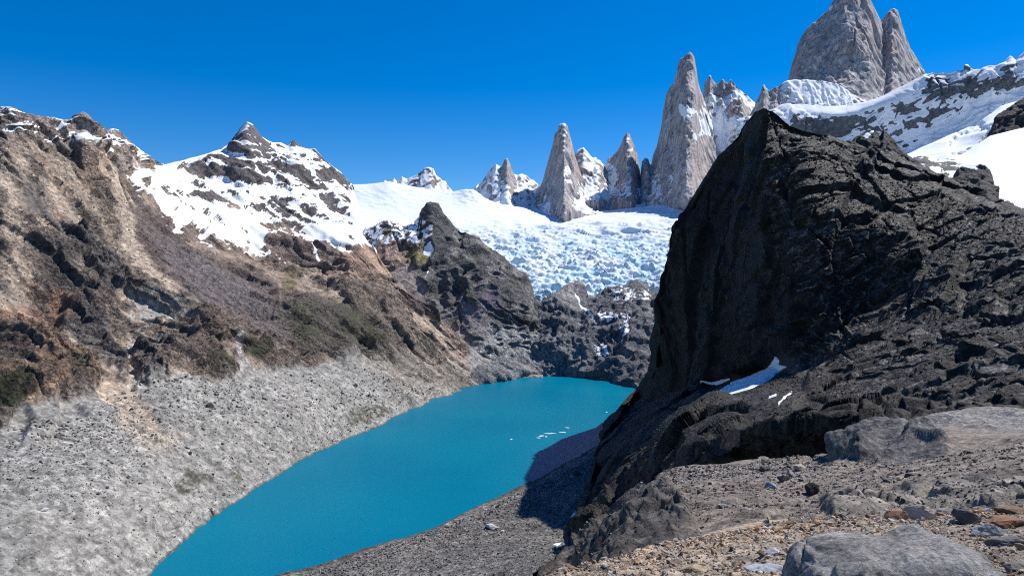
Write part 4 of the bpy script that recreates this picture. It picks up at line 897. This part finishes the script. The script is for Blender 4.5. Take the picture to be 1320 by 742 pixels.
land("foreground", near_rows, 655, 1480, M_near, (0.27, 0.22, 0.17), [
    ([(650, 760), (740, 735), (850, 700), (900, 700), (860, 742), (700, 790)], (0.26, 0.215, 0.175), 8, 0.7),
    ([(880, 690), (1000, 670), (1060, 670), (1040, 690), (950, 705), (880, 720)], (0.36, 0.255, 0.165), 8, 0.8),
    ([(780, 720), (860, 705), (850, 742), (780, 742)], (0.34, 0.24, 0.16), 10, 0.6),
    ([(1200, 660), (1340, 650), (1450, 650), (1450, 760), (1250, 760), (1180, 700)], (0.16, 0.13, 0.105), 8, 0.6),
  ], key="near", rowdens=3, tone=1.08, disp=[(3, 0.09, 'p'), (1.2, 0.06, 'r'), (0.5, 0.04, 'f'), (0.22, 0.025, 'f'), (0.1, 0.012, 'f')],
     back=[(2, 1.2), (10, 8)], label="orange and tan stony ground in the foreground", category="ground", warp=(0.8, 4), smooth_px=14, uneven=0.25)
for k in LAND: print(k, len(LAND[k]['P']))
# ------------------------------------------------------------------ stones
import bmesh
def hull(seed, npts=14, flat=0.7):
    r = np.random.default_rng(seed)
    p = r.normal(size=(npts, 3)); p /= np.linalg.norm(p, axis=1)[:, None]
    p *= r.uniform(0.75, 1.0, (npts, 1)); p *= np.array([1.0, r.uniform(0.6, 0.9), flat * r.uniform(0.75, 1.1)])
    bm = bmesh.new()
    for q in p: bm.verts.new(q)
    res = bmesh.ops.convex_hull(bm, input=bm.verts)
    bmesh.ops.delete(bm, geom=[g for g in res['geom_interior'] if isinstance(g, bmesh.types.BMVert)], context='VERTS')
    bmesh.ops.triangulate(bm, faces=bm.faces)
    bm.verts.index_update()
    V = np.array([v.co[:] for v in bm.verts]); T = np.array([[v.index for v in f.verts] for f in bm.faces])
    bm.free()
    return V, T
TEMPL = [hull(100 + k, 12 + k % 5) for k in range(14)]

def stone_material(name, scale, contrast=0.35, rough=0.85, bump=0.35):
    m, n, l, b = new_mat(name)
    geo = n.new("ShaderNodeNewGeometry"); at = n.new("ShaderNodeAttribute"); at.attribute_name = "col"
    t = n.new("ShaderNodeTexNoise"); t.inputs["Scale"].default_value = 1 / scale; t.inputs["Detail"].default_value = 8; t.inputs["Roughness"].default_value = 0.7
    l.new(geo.outputs["Position"], t.inputs["Vector"])
    r = n.new("ShaderNodeMapRange"); r.inputs[1].default_value = 0.3; r.inputs[2].default_value = 0.7; r.inputs[3].default_value = 1 - contrast; r.inputs[4].default_value = 1 + contrast
    l.new(t.outputs["Fac"], r.inputs[0])
    vm = n.new("ShaderNodeVectorMath"); vm.operation = 'SCALE'; l.new(at.outputs["Color"], vm.inputs[0]); l.new(r.outputs[0], vm.inputs["Scale"])
    l.new(vm.outputs[0], b.inputs["Base Color"])
    bp = n.new("ShaderNodeBump"); bp.inputs["Distance"].default_value = scale * 0.35; l.new(t.outputs["Fac"], bp.inputs["Height"]); l.new(bp.outputs[0], b.inputs["Normal"])
    b.inputs["Roughness"].default_value = rough; bp.inputs["Distance"].default_value = scale * bump; b.inputs["Specular IOR Level"].default_value = 0.3
    return m
M_stone = stone_material("stone", 0.12); M_stone_far = stone_material("stone_far", 2.0, 0.25)

def pick(key, poly, n, seed, by_area=0.5, maxslope=0.25):
    L = LAND[key]; r = np.random.default_rng(seed)
    xs = [q[0] for q in poly]; ys = [q[1] for q in poly]
    idx = np.nonzero((L['u'] > min(xs)) & (L['u'] < max(xs)) & (L['v'] > min(ys)) & (L['v'] < max(ys)))[0]
    idx = idx[sd_poly(L['u'][idx], L['v'][idx], poly) > 0]
    idx = idx[L['N'][idx, 2] > maxslope]
    w = L['area'][idx] ** by_area; w /= w.sum()
    return r.choice(idx, size=min(n, len(idx)), replace=False, p=w)

def euler_mats(a):
    cx, sx, cy, sy, cz, sz = np.cos(a[:, 0]), np.sin(a[:, 0]), np.cos(a[:, 1]), np.sin(a[:, 1]), np.cos(a[:, 2]), np.sin(a[:, 2])
    M = np.empty((len(a), 3, 3))
    M[:, 0, 0] = cz * cy; M[:, 0, 1] = cz * sy * sx - sz * cx; M[:, 0, 2] = cz * sy * cx + sz * sx
    M[:, 1, 0] = sz * cy; M[:, 1, 1] = sz * sy * sx + cz * cx; M[:, 1, 2] = sz * sy * cx - cz * sx
    M[:, 2, 0] = -sy; M[:, 2, 1] = cy * sx; M[:, 2, 2] = cy * cx
    return M

def scree(name, label, items, mat):
    """items: (key, poly, count, min px, max px, colours, seed, by_area)"""
    VV, TT, CC = [], [], []; off = 0
    for (key, poly, cnt, smin, smax, cols, seed, ba) in items:
        r = np.random.default_rng(seed)
        idx = pick(key, poly, cnt, seed, ba)
        P = LAND[key]['P'][idx]
        n = len(idx)
        px = smin * (1 - r.random(n) * (1 - (smin / smax) ** 2.2)) ** (-1 / 2.2)     # many small, few large
        rad = px * P[:, 1] / F * 0.5
        M = euler_mats(np.stack([r.normal(0, .35, n), r.normal(0, .35, n), r.uniform(0, 6.28, n)], 1)) * (rad * r.uniform(0.85, 1.15, n))[:, None, None]
        tid = r.integers(0, len(TEMPL), n); cols = np.array(cols)
        cc = cols[r.integers(0, len(cols), n)] * r.uniform(0.65, 1.3, (n, 1)) * (0.92 if key == 'near' else 0.75)
        for t, (V, T) in enumerate(TEMPL):
            k = np.nonzero(tid == t)[0]
            if not len(k): continue
            W = np.einsum('nij,vj->nvi', M[k], V) + P[k][:, None, :] + np.array([0, 0, 1.0]) * (rad[k] * 0.2)[:, None, None]
            VV.append(W.reshape(-1, 3)); TT.append((T[None] + (np.arange(len(k)) * len(V))[:, None, None]).reshape(-1, 3) + off)
            CC.append(np.repeat(cc[k], len(V), 0)); off += len(k) * len(V)
    me = mesh_from(name, np.concatenate(VV), np.concatenate(TT), smooth=False)
    set_col(me, "col", np.concatenate(CC)); me.materials.append(mat)
    o = bpy.data.objects.new(name, me); scene.collection.objects.link(o); o["kind"] = "stuff"; o["label"] = label
    return o

GREYS = [(0.27, 0.26, 0.245), (0.30, 0.29, 0.275), (0.24, 0.23, 0.22), (0.42, 0.41, 0.39), (0.25, 0.225, 0.2), (0.17, 0.16, 0.15)]
scree("scree", "pale boulders and rubble strewn over the left moraine apron", [
    ("left", [(-60, 560), (0, 580), (160, 520), (300, 492), (440, 475), (560, 500), (480, 552), (330, 622), (200, 745), (-60, 760)], 4500, 1.4, 5.5, GREYS, 1, 0.3),
    ("left", [(150, 500), (300, 480), (320, 530), (200, 580), (100, 560)], 1200, 1.5, 8, GREYS, 2, 0.2),
    ("left", [(0, 560), (120, 545), (200, 580), (140, 660), (0, 640)], 900, 2, 9, GREYS, 3, 0.2),
    ], M_stone_far)
scree("scree", "small stones scattered over the brown left mountainside", [
    ("left", [(0, 200), (150, 220), (250, 380), (420, 440), (420, 470), (180, 500), (0, 420)], 3000, 1.2, 4.5, [(0.3, 0.24, 0.19), (0.12, 0.1, 0.09), (0.38, 0.33, 0.28), (0.07, 0.06, 0.055)], 4, 0.2)], M_stone_far)
scree("scree", "grey rubble covering the right lakeside moraine", [
    ("moraine", [(330, 760), (480, 712), (600, 668), (700, 620), (770, 590), (745, 680), (720, 760)], 7000, 1.6, 6, [(0.25, 0.24, 0.22), (0.33, 0.31, 0.29), (0.15, 0.14, 0.13), (0.09, 0.085, 0.08)], 5, 0.3)], M_stone_far)
DK = [(0.035, 0.03, 0.028), (0.06, 0.054, 0.05), (0.025, 0.022, 0.02), (0.13, 0.125, 0.12)]
scree("scree", "dark broken stones littering the flanks of the dark hill", [
    ("dark", [(740, 720), (850, 560), (1010, 480), (1100, 500), (1000, 600), (850, 660), (760, 740)], 6000, 1.5, 5, DK, 6, 0.3),
    ("dark", [(985, 150), (1100, 200), (1320, 300), (1320, 520), (1100, 530), (1040, 400), (1000, 250)], 8000, 1.5, 5, DK, 7, 0.3)], M_stone_far)
TER = [(0.15, 0.13, 0.115), (0.21, 0.185, 0.16), (0.08, 0.07, 0.065), (0.36, 0.34, 0.31), (0.13, 0.1, 0.085), (0.05, 0.045, 0.042)]
scree("gravel", "brown gravel and small stones on the middle terrace", [
    ("terrace", [(740, 760), (850, 605), (1060, 592), (1080, 600), (1320, 575), (1320, 690), (1000, 700)], 13000, 1.8, 8, TER, 8, 0.35)], M_stone)
ORG = [(0.44, 0.31, 0.19), (0.50, 0.38, 0.26), (0.38, 0.23, 0.13), (0.52, 0.48, 0.43), (0.24, 0.17, 0.12), (0.38, 0.34, 0.30), (0.12, 0.10, 0.085)]
scree("gravel", "orange and tan chips of stone covering the nearest ground", [
    ("near", [(680, 760), (745, 730), (900, 690), (1060, 668), (1320, 652), (1340, 760)], 15000, 2.4, 13, ORG, 9, 0.45)], M_stone)
# ------------------------------------------------------------------ single rocks
def locate(key, px, py):
    L = LAND[key]
    d = (L['u'] - px) ** 2 + (L['v'] - py) ** 2
    i = int(np.argmin(d))
    return L['P'][i], L['N'][i]

def tag(o, label, cat, group=None):
    o["label"] = label; o["category"] = cat
    if group: o["group"] = group
    return o

def block_mesh(seed, col, rounded=0.35, flat=0.7, npts=16, sub=3, rough=0.06):
    """an angular block: convex hull, edges worn round, faces chipped"""
    V, T = hull(seed, npts, flat)
    bm = bmesh.new()
    vs = [bm.verts.new(v) for v in V]
    for t in T: bm.faces.new([vs[i] for i in t])
    bmesh.ops.dissolve_limit(bm, angle_limit=0.22, verts=bm.verts, edges=bm.edges)
    bmesh.ops.bevel(bm, geom=list(bm.edges), offset=0.07 * rounded / 0.35, segments=2, profile=0.6, affect='EDGES', clamp_overlap=True)
    bmesh.ops.triangulate(bm, faces=bm.faces)
    for k in range(sub):
        long = [e for e in bm.edges if e.calc_length() > 0.16]
        if not long: break
        bmesh.ops.subdivide_edges(bm, edges=long, cuts=1); bmesh.ops.triangulate(bm, faces=bm.faces)
    bm.normal_update()
    P = np.array([v.co[:] for v in bm.verts]); N = np.array([v.normal[:] for v in bm.verts])
    P = P + N * noise_sum(P + seed * 3.3, [(0.7, rough, 'r'), (0.3, rough * 0.6, 'f'), (0.14, rough * 0.3, 'p')])[:, None]
    for v, p in zip(bm.verts, P): v.co = p
    me = bpy.data.meshes.new("rock"); bm.to_mesh(me); bm.free()
    c = np.tile(np.array(col, float), (len(P), 1)) * (1 + 0.25 * noise_sum(P + seed, [(0.8, 1, 'p'), (0.3, 0.6, 'p')]))[:, None]
    set_col(me, "col", np.clip(c, 0.01, 0.9))
    return me

def place(name, me, mat, key, px, py, wpx, hk=1.0, yaw=0.0, tilt=0.0, sink=0.25, label=None, cat=None, group=None, dk=0.8):
    P, N = locate(key, px, py)
    r = wpx * P[1] / F * 0.5 * 1.25
    if not me.materials: me.materials.append(mat)
    o = bpy.data.objects.new(name, me); scene.collection.objects.link(o)
    o.location = (P[0], P[1], P[2] + r * hk * 0.7 - r * sink)
    o.scale = (r, r * dk, r * hk); o.rotation_euler = (tilt, tilt * 0.5, yaw)
    if label: tag(o, label, cat, group)
    return o

def sub_ico(n):
    bm = bmesh.new(); bmesh.ops.create_icosphere(bm, subdivisions=n, radius=1.0)
    P = np.array([v.co[:] for v in bm.verts]); T = np.array([[v.index for v in f.verts] for f in bm.faces]); bm.free()
    return P, T

# the big boulder cut by the bottom of the frame
def big_boulder():
    P, T = sub_ico(7)
    Q = P / (np.abs(P) ** 3.2).sum(1)[:, None] ** (1 / 3.2)
    Q = Q * np.array([0.80, 0.52, 0.46])
    x = Q[:, 0] / 0.80
    Q[:, 2] -= np.where(Q[:, 2] > -0.1, 1, 0.3) * (np.clip(x - 0.25, 0, 1) ** 1.3 * 0.42 + np.clip(-x - 0.55, 0, 1) * 0.22)
    Q[:, 2] += 0.035 * np.sin(x * 3.1 - 0.4) * (Q[:, 2] > 0)
    n = P / np.array([0.80, 0.52, 0.46]); n /= np.linalg.norm(n, axis=1)[:, None]
    d = noise_sum(Q + 5.5, [(0.7, 0.05, 'p'), (0.5, 0.05, 'f'), (0.33, 0.03, 'r'), (0.22, 0.022, 'ft'), (0.11, 0.013, 'rt'), (0.055, 0.008, 'ft'), (0.028, 0.004, 'r')])
    Q = Q + n * d[:, None]
    me = mesh_from("boulder", Q, T)
    c = np.tile(np.array([0.20, 0.19, 0.18]), (len(Q), 1))
    s = noise_sum(Q, [(0.5, 1, 'p'), (0.18, 0.7, 'p'), (0.06, .6, 'p'), (0.03, 0.5, 'r')])
    c *= (1 + 0.45 * s)[:, None]
    m = sstep(0.5, 1.1, noise_sum(Q + 9, [(0.35, 1, 'p'), (0.1, .7, 'p'), (0.04, .5, 'p')]))[:, None]
    c = c * (1 - m) + np.array([0.10, 0.098, 0.085]) * m                        # lichen
    m = sstep(0.6, 1.2, noise_sum(Q + 3, [(0.5, 1, 'p'), (0.12, .6, 'p')]))[:, None]
    c = c * (1 - m) + np.array([0.36, 0.31, 0.25]) * m
    set_col(me, "col", np.clip(c, 0.02, 0.8))
    me.materials.append(stone_material("boulder_stone", 0.03, 0.7, bump=0.8))
    o = bpy.data.objects.new("boulder", me); scene.collection.objects.link(o)
    o.location = (2.68, 5.0, 197.84); o.scale = (0.96, 0.96, 0.96); o.rotation_euler = (0.03, 0.0, -0.05)
    tag(o, "big smooth grey boulder cut off by the bottom edge of the picture", "boulder")
big_boulder()

M_rock = stone_material("rock_face", 0.08, 0.4)
M_rock_terr = stone_material("rock_face_terrace", 0.5, 0.4)
# named rocks: key, px, py, width px, height factor, colour, label
NAMED = [
    ("near", 984, 738, 56, 0.50, (0.42, 0.45, 0.49), "pale blue-grey flat slab just left of the big boulder"),
    ("near", 1002, 722, 34, 0.55, (0.46, 0.49, 0.53), "small whitish broken block on top of the pale blue slab by the big boulder"),
    ("near", 890, 741, 44, 0.45, (0.40, 0.31, 0.20), "flat orange-cream slab at the bottom edge, well left of the big boulder"),
    ("near", 850, 738, 30, 0.6, (0.24, 0.25, 0.27), "blue-grey angular stone at the bottom edge left of the cream slab"),
    ("near", 1028, 678, 34, 0.35, (0.17, 0.13, 0.10), "flat brown plate lying on the orange crest above the big boulder"),
    ("near", 1187, 672, 40, 0.7, (0.50, 0.42, 0.34), "cream and orange stone sitting just above the big boulder's right shoulder"),
    ("near", 1158, 674, 34, 0.7, (0.32, 0.18, 0.10), "rusty orange stone just above the middle of the big boulder"),
    ("near", 1244, 678, 44, 0.7, (0.12, 0.115, 0.11), "dark grey slab behind the big boulder's right end"),
    ("near", 1270, 690, 42, 0.65, (0.36, 0.36, 0.36), "light grey wedge-shaped stone right of the big boulder, in front of the rust slabs"),
    ("near", 1300, 680, 62, 0.40, (0.28, 0.14, 0.075), "long rust-red slab leaning at the right edge of the picture"),
    ("near", 1312, 664, 50, 0.40, (0.20, 0.12, 0.08), "dull red-brown slab at the right edge, above the rust-red one"),
    ("near", 1296, 708, 48, 0.45, (0.14, 0.14, 0.145), "dark striped slab low at the right edge beside the big boulder"),
    ("near", 1312, 730, 44, 0.5, (0.19, 0.17, 0.15), "brownish block in the bottom right corner"),
    ("near", 1218, 664, 36, 0.6, (0.30, 0.27, 0.24), "greyish tan block in the shade of the bank behind the big boulder"),
    ("terrace", 993, 623, 20, 0.75, (0.36, 0.37, 0.38), "pale smooth oval boulder, brightest of the cluster on the middle terrace"),
    ("terrace", 1010, 617, 17, 0.7, (0.13, 0.12, 0.11), "dark brown flat-topped boulder just right of the pale oval one"),
    ("terrace", 1021, 611, 13, 1.1, (0.30, 0.28, 0.25), "upright grey-tan stone between the dark boulder and the cream one"),
    ("terrace", 1032, 606, 19, 0.6, (0.42, 0.37, 0.29), "cream coloured boulder at the upper right of the terrace cluster"),
    ("terrace", 986, 606, 16, 0.8, (0.09, 0.085, 0.08), "black stone at the upper left of the terrace cluster"),
    ("terrace", 1047, 642, 26, 0.9, (0.035, 0.032, 0.03), "largest black boulder, alone below the terrace cluster"),
    ("terrace", 1054, 654, 16, 0.7, (0.2, 0.2, 0.2), "grey stone at the foot of the largest black boulder"),
    ("terrace", 978, 662, 13, 1.1, (0.05, 0.045, 0.04), "small upright black stone left of the largest black boulder"),
    ("terrace", 934, 668, 15, 0.6, (0.42, 0.42, 0.43), "whitish low stone near the orange crest, left part of the terrace"),
    ("terrace", 861, 628, 9, 0.7, (0.48, 0.46, 0.42), "lone whitish stone near the terrace's left rim"),
    ("terrace", 1172, 613, 18, 0.7, (0.10, 0.105, 0.13), "bluish dark stone in the middle right of the terrace"),
    ("terrace", 1145, 619, 20, 0.45, (0.13, 0.115, 0.1), "low flat brown stone left of the bluish dark one"),
    ("terrace", 1195, 567, 20, 0.6, (0.30, 0.24, 0.185), "tan boulder at the right end of the striped slab outcrop"),
    ("terrace", 985, 594, 18, 0.45, (0.32, 0.30, 0.26), "pale flat stone on the far rim of the terrace against the black overhang"),
    ("terrace", 1060, 592, 30, 0.5, (0.15, 0.145, 0.14), "long grey slab on the far rim beside the striped outcrop"),
    ("moraine", 634, 680, 21, 0.55, (0.60, 0.58, 0.54), "big white flat-topped block alone on the grey shore slope"),
    ("moraine", 648, 685, 6, 0.8, (0.55, 0.53, 0.5), "tiny white stone at the right foot of the big white block"),
    ("moraine", 744, 612, 9, 1.0, (0.05, 0.048, 0.045), "black boulder near the water at the rim of the hill's shadow"),
    ("left", 269, 528, 13, 0.8, (0.10, 0.095, 0.09), "dark boulder on the upper moraine left of the lake"),
    ("left", 270, 661, 9, 0.7, (0.60, 0.58, 0.55), "white block at the waterline on the left shore"),
    ("left", 56, 662, 10, 0.7, (0.55, 0.54, 0.52), "white boulder on the lower left moraine near the picture's left edge"),
    ("left", 132, 642, 11, 0.45, (0.52, 0.51, 0.48), "flat whitish slab in the middle of the left moraine"),
    ("left", 166, 616, 8, 0.6, (0.55, 0.52, 0.48), "small pale stone above the flat whitish slab on the left moraine"),
    ("left", 326, 515, 8, 0.8, (0.62, 0.60, 0.57), "bright white stone high on the moraine below the green patch"),
]
for k, (key, px, py, w, hk, col, lab) in enumerate(NAMED):
    me = block_mesh(300 + k, np.array(col) * 0.8, npts=14 + k % 6, flat=0.85, rough=0.05)
    place("boulder" if w > 16 else "rock", me, M_rock if key == "near" else (M_rock_terr if key == "terrace" else M_stone_far), key, px, py, w, hk,
          yaw=(k * 1.7) % 6.28 if key != "near" else (k * 0.37) % 0.9 - 0.4, tilt=0.12 * math.sin(k * 2.1), label=lab, cat="boulder" if w > 16 else "rock")

def rocks(key, poly, n, smin, smax, cols, seed, mat, label, group, ba=0.2, mind=1.0):
    r = np.random.default_rng(seed)
    protos = []
    for k, c in enumerate(cols):
        me = block_mesh(seed * 31 + k, np.array(c) * 0.8, npts=13 + k % 5, flat=0.8, sub=1)
        me.materials.append(mat); protos.append(me)
    idx = pick(key, poly, n * 3, seed, ba)
    done = 0; used = []
    L = LAND[key]
    first = None
    for i in idx:
        if done >= n: break
        px = smin * (1 - r.random() * (1 - (smin / smax) ** 1.8)) ** (-1 / 1.8)
        if any((L['u'][i] - a) ** 2 + (L['v'][i] - b) ** 2 < ((px + c) * 0.5 * mind) ** 2 for a, b, c in used): continue
        used.append((L['u'][i], L['v'][i], px))
        P = L['P'][i]; rad = px * P[1] / F * 0.5
        me = protos[r.integers(0, len(protos))]
        if first is None:
            o = bpy.data.objects.new("rock", me); first = o
        else:
            o = first.copy(); o.data = me
        scene.collection.objects.link(o)
        o.location = (P[0], P[1], P[2] + rad * 0.25)
        o.scale = (rad, rad * r.uniform(0.7, 1), rad * r.uniform(0.6, 1.05)); o.rotation_euler = (r.normal(0, .25), r.normal(0, .25), r.uniform(0, 6.28))
        tag(o, label, "rock", group); done += 1

rocks("near", [(700, 748), (760, 732), (900, 696), (1050, 674), (1320, 658), (1320, 742), (1300, 742), (1250, 690), (1120, 672), (1040, 690), (1012, 742)], 120, 11, 30, ORG, 21, M_rock,
      "angular orange, tan or grey stone among the rubble of the nearest ground", "rubble stones on the nearest orange ground")
rocks("terrace", [(860, 612), (1060, 600), (1100, 600), (1320, 580), (1320, 640), (1080, 668), (960, 668), (840, 700)], 120, 5.5, 15, TER, 22, M_rock_terr,
      "small grey or brown stone scattered on the gravel of the middle terrace", "stones scattered on the middle terrace")
rocks("left", [(0, 590), (160, 520), (300, 500), (430, 480), (500, 500), (330, 610), (180, 735), (0, 742)], 50, 5, 10, GREYS, 23, M_stone_far,
      "pale boulder lying in the rubble of the left moraine", "boulders on the left moraine")

# ------------------------------------------------------------------ snow patches
M_snow, n_, l_, b_ = new_mat("old_snow"); b_.inputs["Base Color"].default_value = (0.76, 0.78, 0.80, 1); b_.inputs["Roughness"].default_value = 0.6
nt = n_.new("ShaderNodeTexNoise"); nt.inputs["Scale"].default_value = 0.4; nt.inputs["Detail"].default_value = 6
gg = n_.new("ShaderNodeNewGeometry"); l_.new(gg.outputs["Position"], nt.inputs["Vector"])
bb = n_.new("ShaderNodeBump"); bb.inputs["Distance"].default_value = 0.4; l_.new(nt.outputs["Fac"], bb.inputs["Height"]); l_.new(bb.outputs[0], b_.inputs["Normal"])
def patch(name, key, poly, mat, lift, label, cat, wob=1.0):
    L = LAND[key]; C = L['C']; n = len(L['P']); R = n // C
    xs = [q[0] for q in poly]; ys = [q[1] for q in poly]
    P = L['P'].reshape(R, C, 3); u = L['u'].reshape(R, C); v = L['v'].reshape(R, C)
    w = noise_sum(L['P'], [(14, wob, 'p'), (5, wob * 0.7, 'p')]).reshape(R, C)
    near = (u > min(xs) - 5) & (u < max(xs) + 5) & (v > min(ys) - 5) & (v < max(ys) + 5)
    rr, cc = np.nonzero(near); r0, r1, c0, c1 = rr.min(), rr.max() + 1, cc.min(), cc.max() + 1
    P = P[r0:r1, c0:c1]; sh = P.shape[:2]
    sd = sd_poly((u[r0:r1, c0:c1] + w[r0:r1, c0:c1]).ravel(), (v[r0:r1, c0:c1] + w[r0:r1, c0:c1] * .5).ravel(), poly)
    off = -0.6 * lift + 1.6 * lift * sstep(-1.3, 1.6, sd)
    Nn = L['N'].reshape(R, C, 3)[r0:r1, c0:c1].reshape(-1, 3)
    N0 = Nn.copy(); N0[:, 2] += 0.8; N0 /= np.linalg.norm(N0, axis=1)[:, None]
    Q = P.reshape(-1, 3) + N0 * off[:, None]
    idx = np.arange(sh[0] * sh[1]).reshape(sh); keep = (sd > -1.3).reshape(sh)
    k = keep[:-1, :-1] | keep[:-1, 1:] | keep[1:, 1:] | keep[1:, :-1]
    q = np.stack([idx[:-1, :-1], idx[:-1, 1:], idx[1:, 1:], idx[1:, :-1]], -1)[k]
    if not len(q): print('empty patch', label); return
    used = np.unique(q); remap = np.zeros(len(Q), int); remap[used] = np.arange(len(used))
    me = mesh_from(name, Q[used], remap[q]); me.materials.append(mat)
    o = bpy.data.objects.new(name, me); scene.collection.objects.link(o); tag(o, label, cat)
    return o
patch("snow_patch", "dark", [(926, 505), (945, 495), (968, 487), (990, 477), (1003, 460), (1007, 464), (1006, 470), (1015, 473), (998, 485), (965, 501), (935, 509)], M_snow, 1.2, "largest snow patch, a white wedge in the gully under the dark cliff", "snow patch", 0.6)
patch("snow_patch", "dark", band([(915, 498), (928, 494), (942, 489)], [2, 4, 2]), M_snow, 0.3, "thin shaded snow streak left of the large white wedge under the cliff", "snow patch", 0.4)
patch("snow_patch", "dark", band([(991, 513), (1001, 509)], 3), M_snow, 0.25, "small snow dab just below the right end of the white wedge", "snow patch", 0.3)
patch("snow_patch", "dark", band([(1003, 518), (1012, 511), (1021, 506)], 2.4), M_snow, 0.25, "short thin diagonal snow streak right of the small snow dab", "snow patch", 0.3)
patch("snow_patch", "moraine", [(732, 690), (739, 680), (746, 676), (742, 684), (736, 692)], M_snow, 0.5, "narrow upright snow strip at the foot of the dark hill above the shore", "snow patch", 0.3)
patch("snow_patch", "moraine", [(738, 676), (742, 671), (747, 669), (743, 676)], M_snow, 0.4, "snow scrap just above the narrow upright strip at the hill's foot", "snow patch", 0.3)
patch("snow_patch", "moraine", [(712, 702), (716, 699), (724, 699), (720, 703)], M_snow, 0.4, "small flat snow scrap on the shore slope left of the upright strip", "snow patch", 0.3)
patch("snow_patch", "moraine", [(735, 668), (740, 661), (748, 659), (747, 665), (740, 669)], M_snow, 0.4, "blue shaded snow scrap inside the hill's shadow on the shore", "snow patch", 0.3)

# ------------------------------------------------------------------ ice on the lake
M_floe, n_, l_, b_ = new_mat("floating_ice"); b_.inputs["Base Color"].default_value = (0.72, 0.78, 0.80, 1); b_.inputs["Roughness"].default_value = 0.4
def floe(px, py, lx, ly, seed, ang=0.0):
    r = np.random.default_rng(seed); Y = EYE * F / (py - CY); x0 = (px - CX) / F * Y
    n = 26; a = np.linspace(0, 2 * np.pi, n, endpoint=False); rad = 1 + 0.35 * np.sin(a * 2 + r.uniform(0, 6)) * r.random() + r.normal(0, 0.16, n)
    x = np.cos(a) * rad * lx / 2; y = np.sin(a) * rad * ly / 2
    X = x * math.cos(ang) - y * math.sin(ang); Yy = x * math.sin(ang) + y * math.cos(ang)
    bm = bmesh.new(); b = [bm.verts.new((p, q, -0.3)) for p, q in zip(X, Yy)]; t = [bm.verts.new((p * .93, q * .93, r.uniform(.15, .4))) for p, q in zip(X, Yy)]
    for i in range(n): bm.faces.new([b[i], b[(i + 1) % n], t[(i + 1) % n], t[i]])
    c = bm.verts.new((0, 0, 0.6))
    for i in range(n): bm.faces.new([t[i], t[(i + 1) % n], c])
    me = bpy.data.meshes.new("ice_floe"); bm.to_mesh(me); bm.free(); me.materials.append(M_floe)
    o = bpy.data.objects.new("ice_floe", me); scene.collection.objects.link(o); o.location = (x0, Y, 0.0)
    return o
FL = [(709, 558.5, 15, 5, 0.1, "longest white ice streak floating on the lake near the hill's shadow"), (698, 561.5, 7, 7, 0.9, "ice piece at the left end of the long floating streak"),
      (694, 564, 5, 5, 0.5, "lowest ice crumb of the floating streak, towards open water"), (725, 557, 5, 8, 1.1, "slanting ice piece just right of the long floating streak"),
      (731, 551, 4, 7, 1.0, "ice piece highest and furthest right, beside the hill's shadow on the lake"), (659, 566, 3, 5, 0.2, "lone ice speck out on open water left of the streak"),
      (704, 562.5, 4, 4, 0.4, "small ice chip just under the long floating streak"), (782, 531, 3, 6, 0.2, "single ice speck near the far right corner of the lake")]
for k, (px, py, lx, ly, a, lab) in enumerate(FL):
    tag(floe(px, py, lx, ly, 60 + k, a), lab, "ice floe")
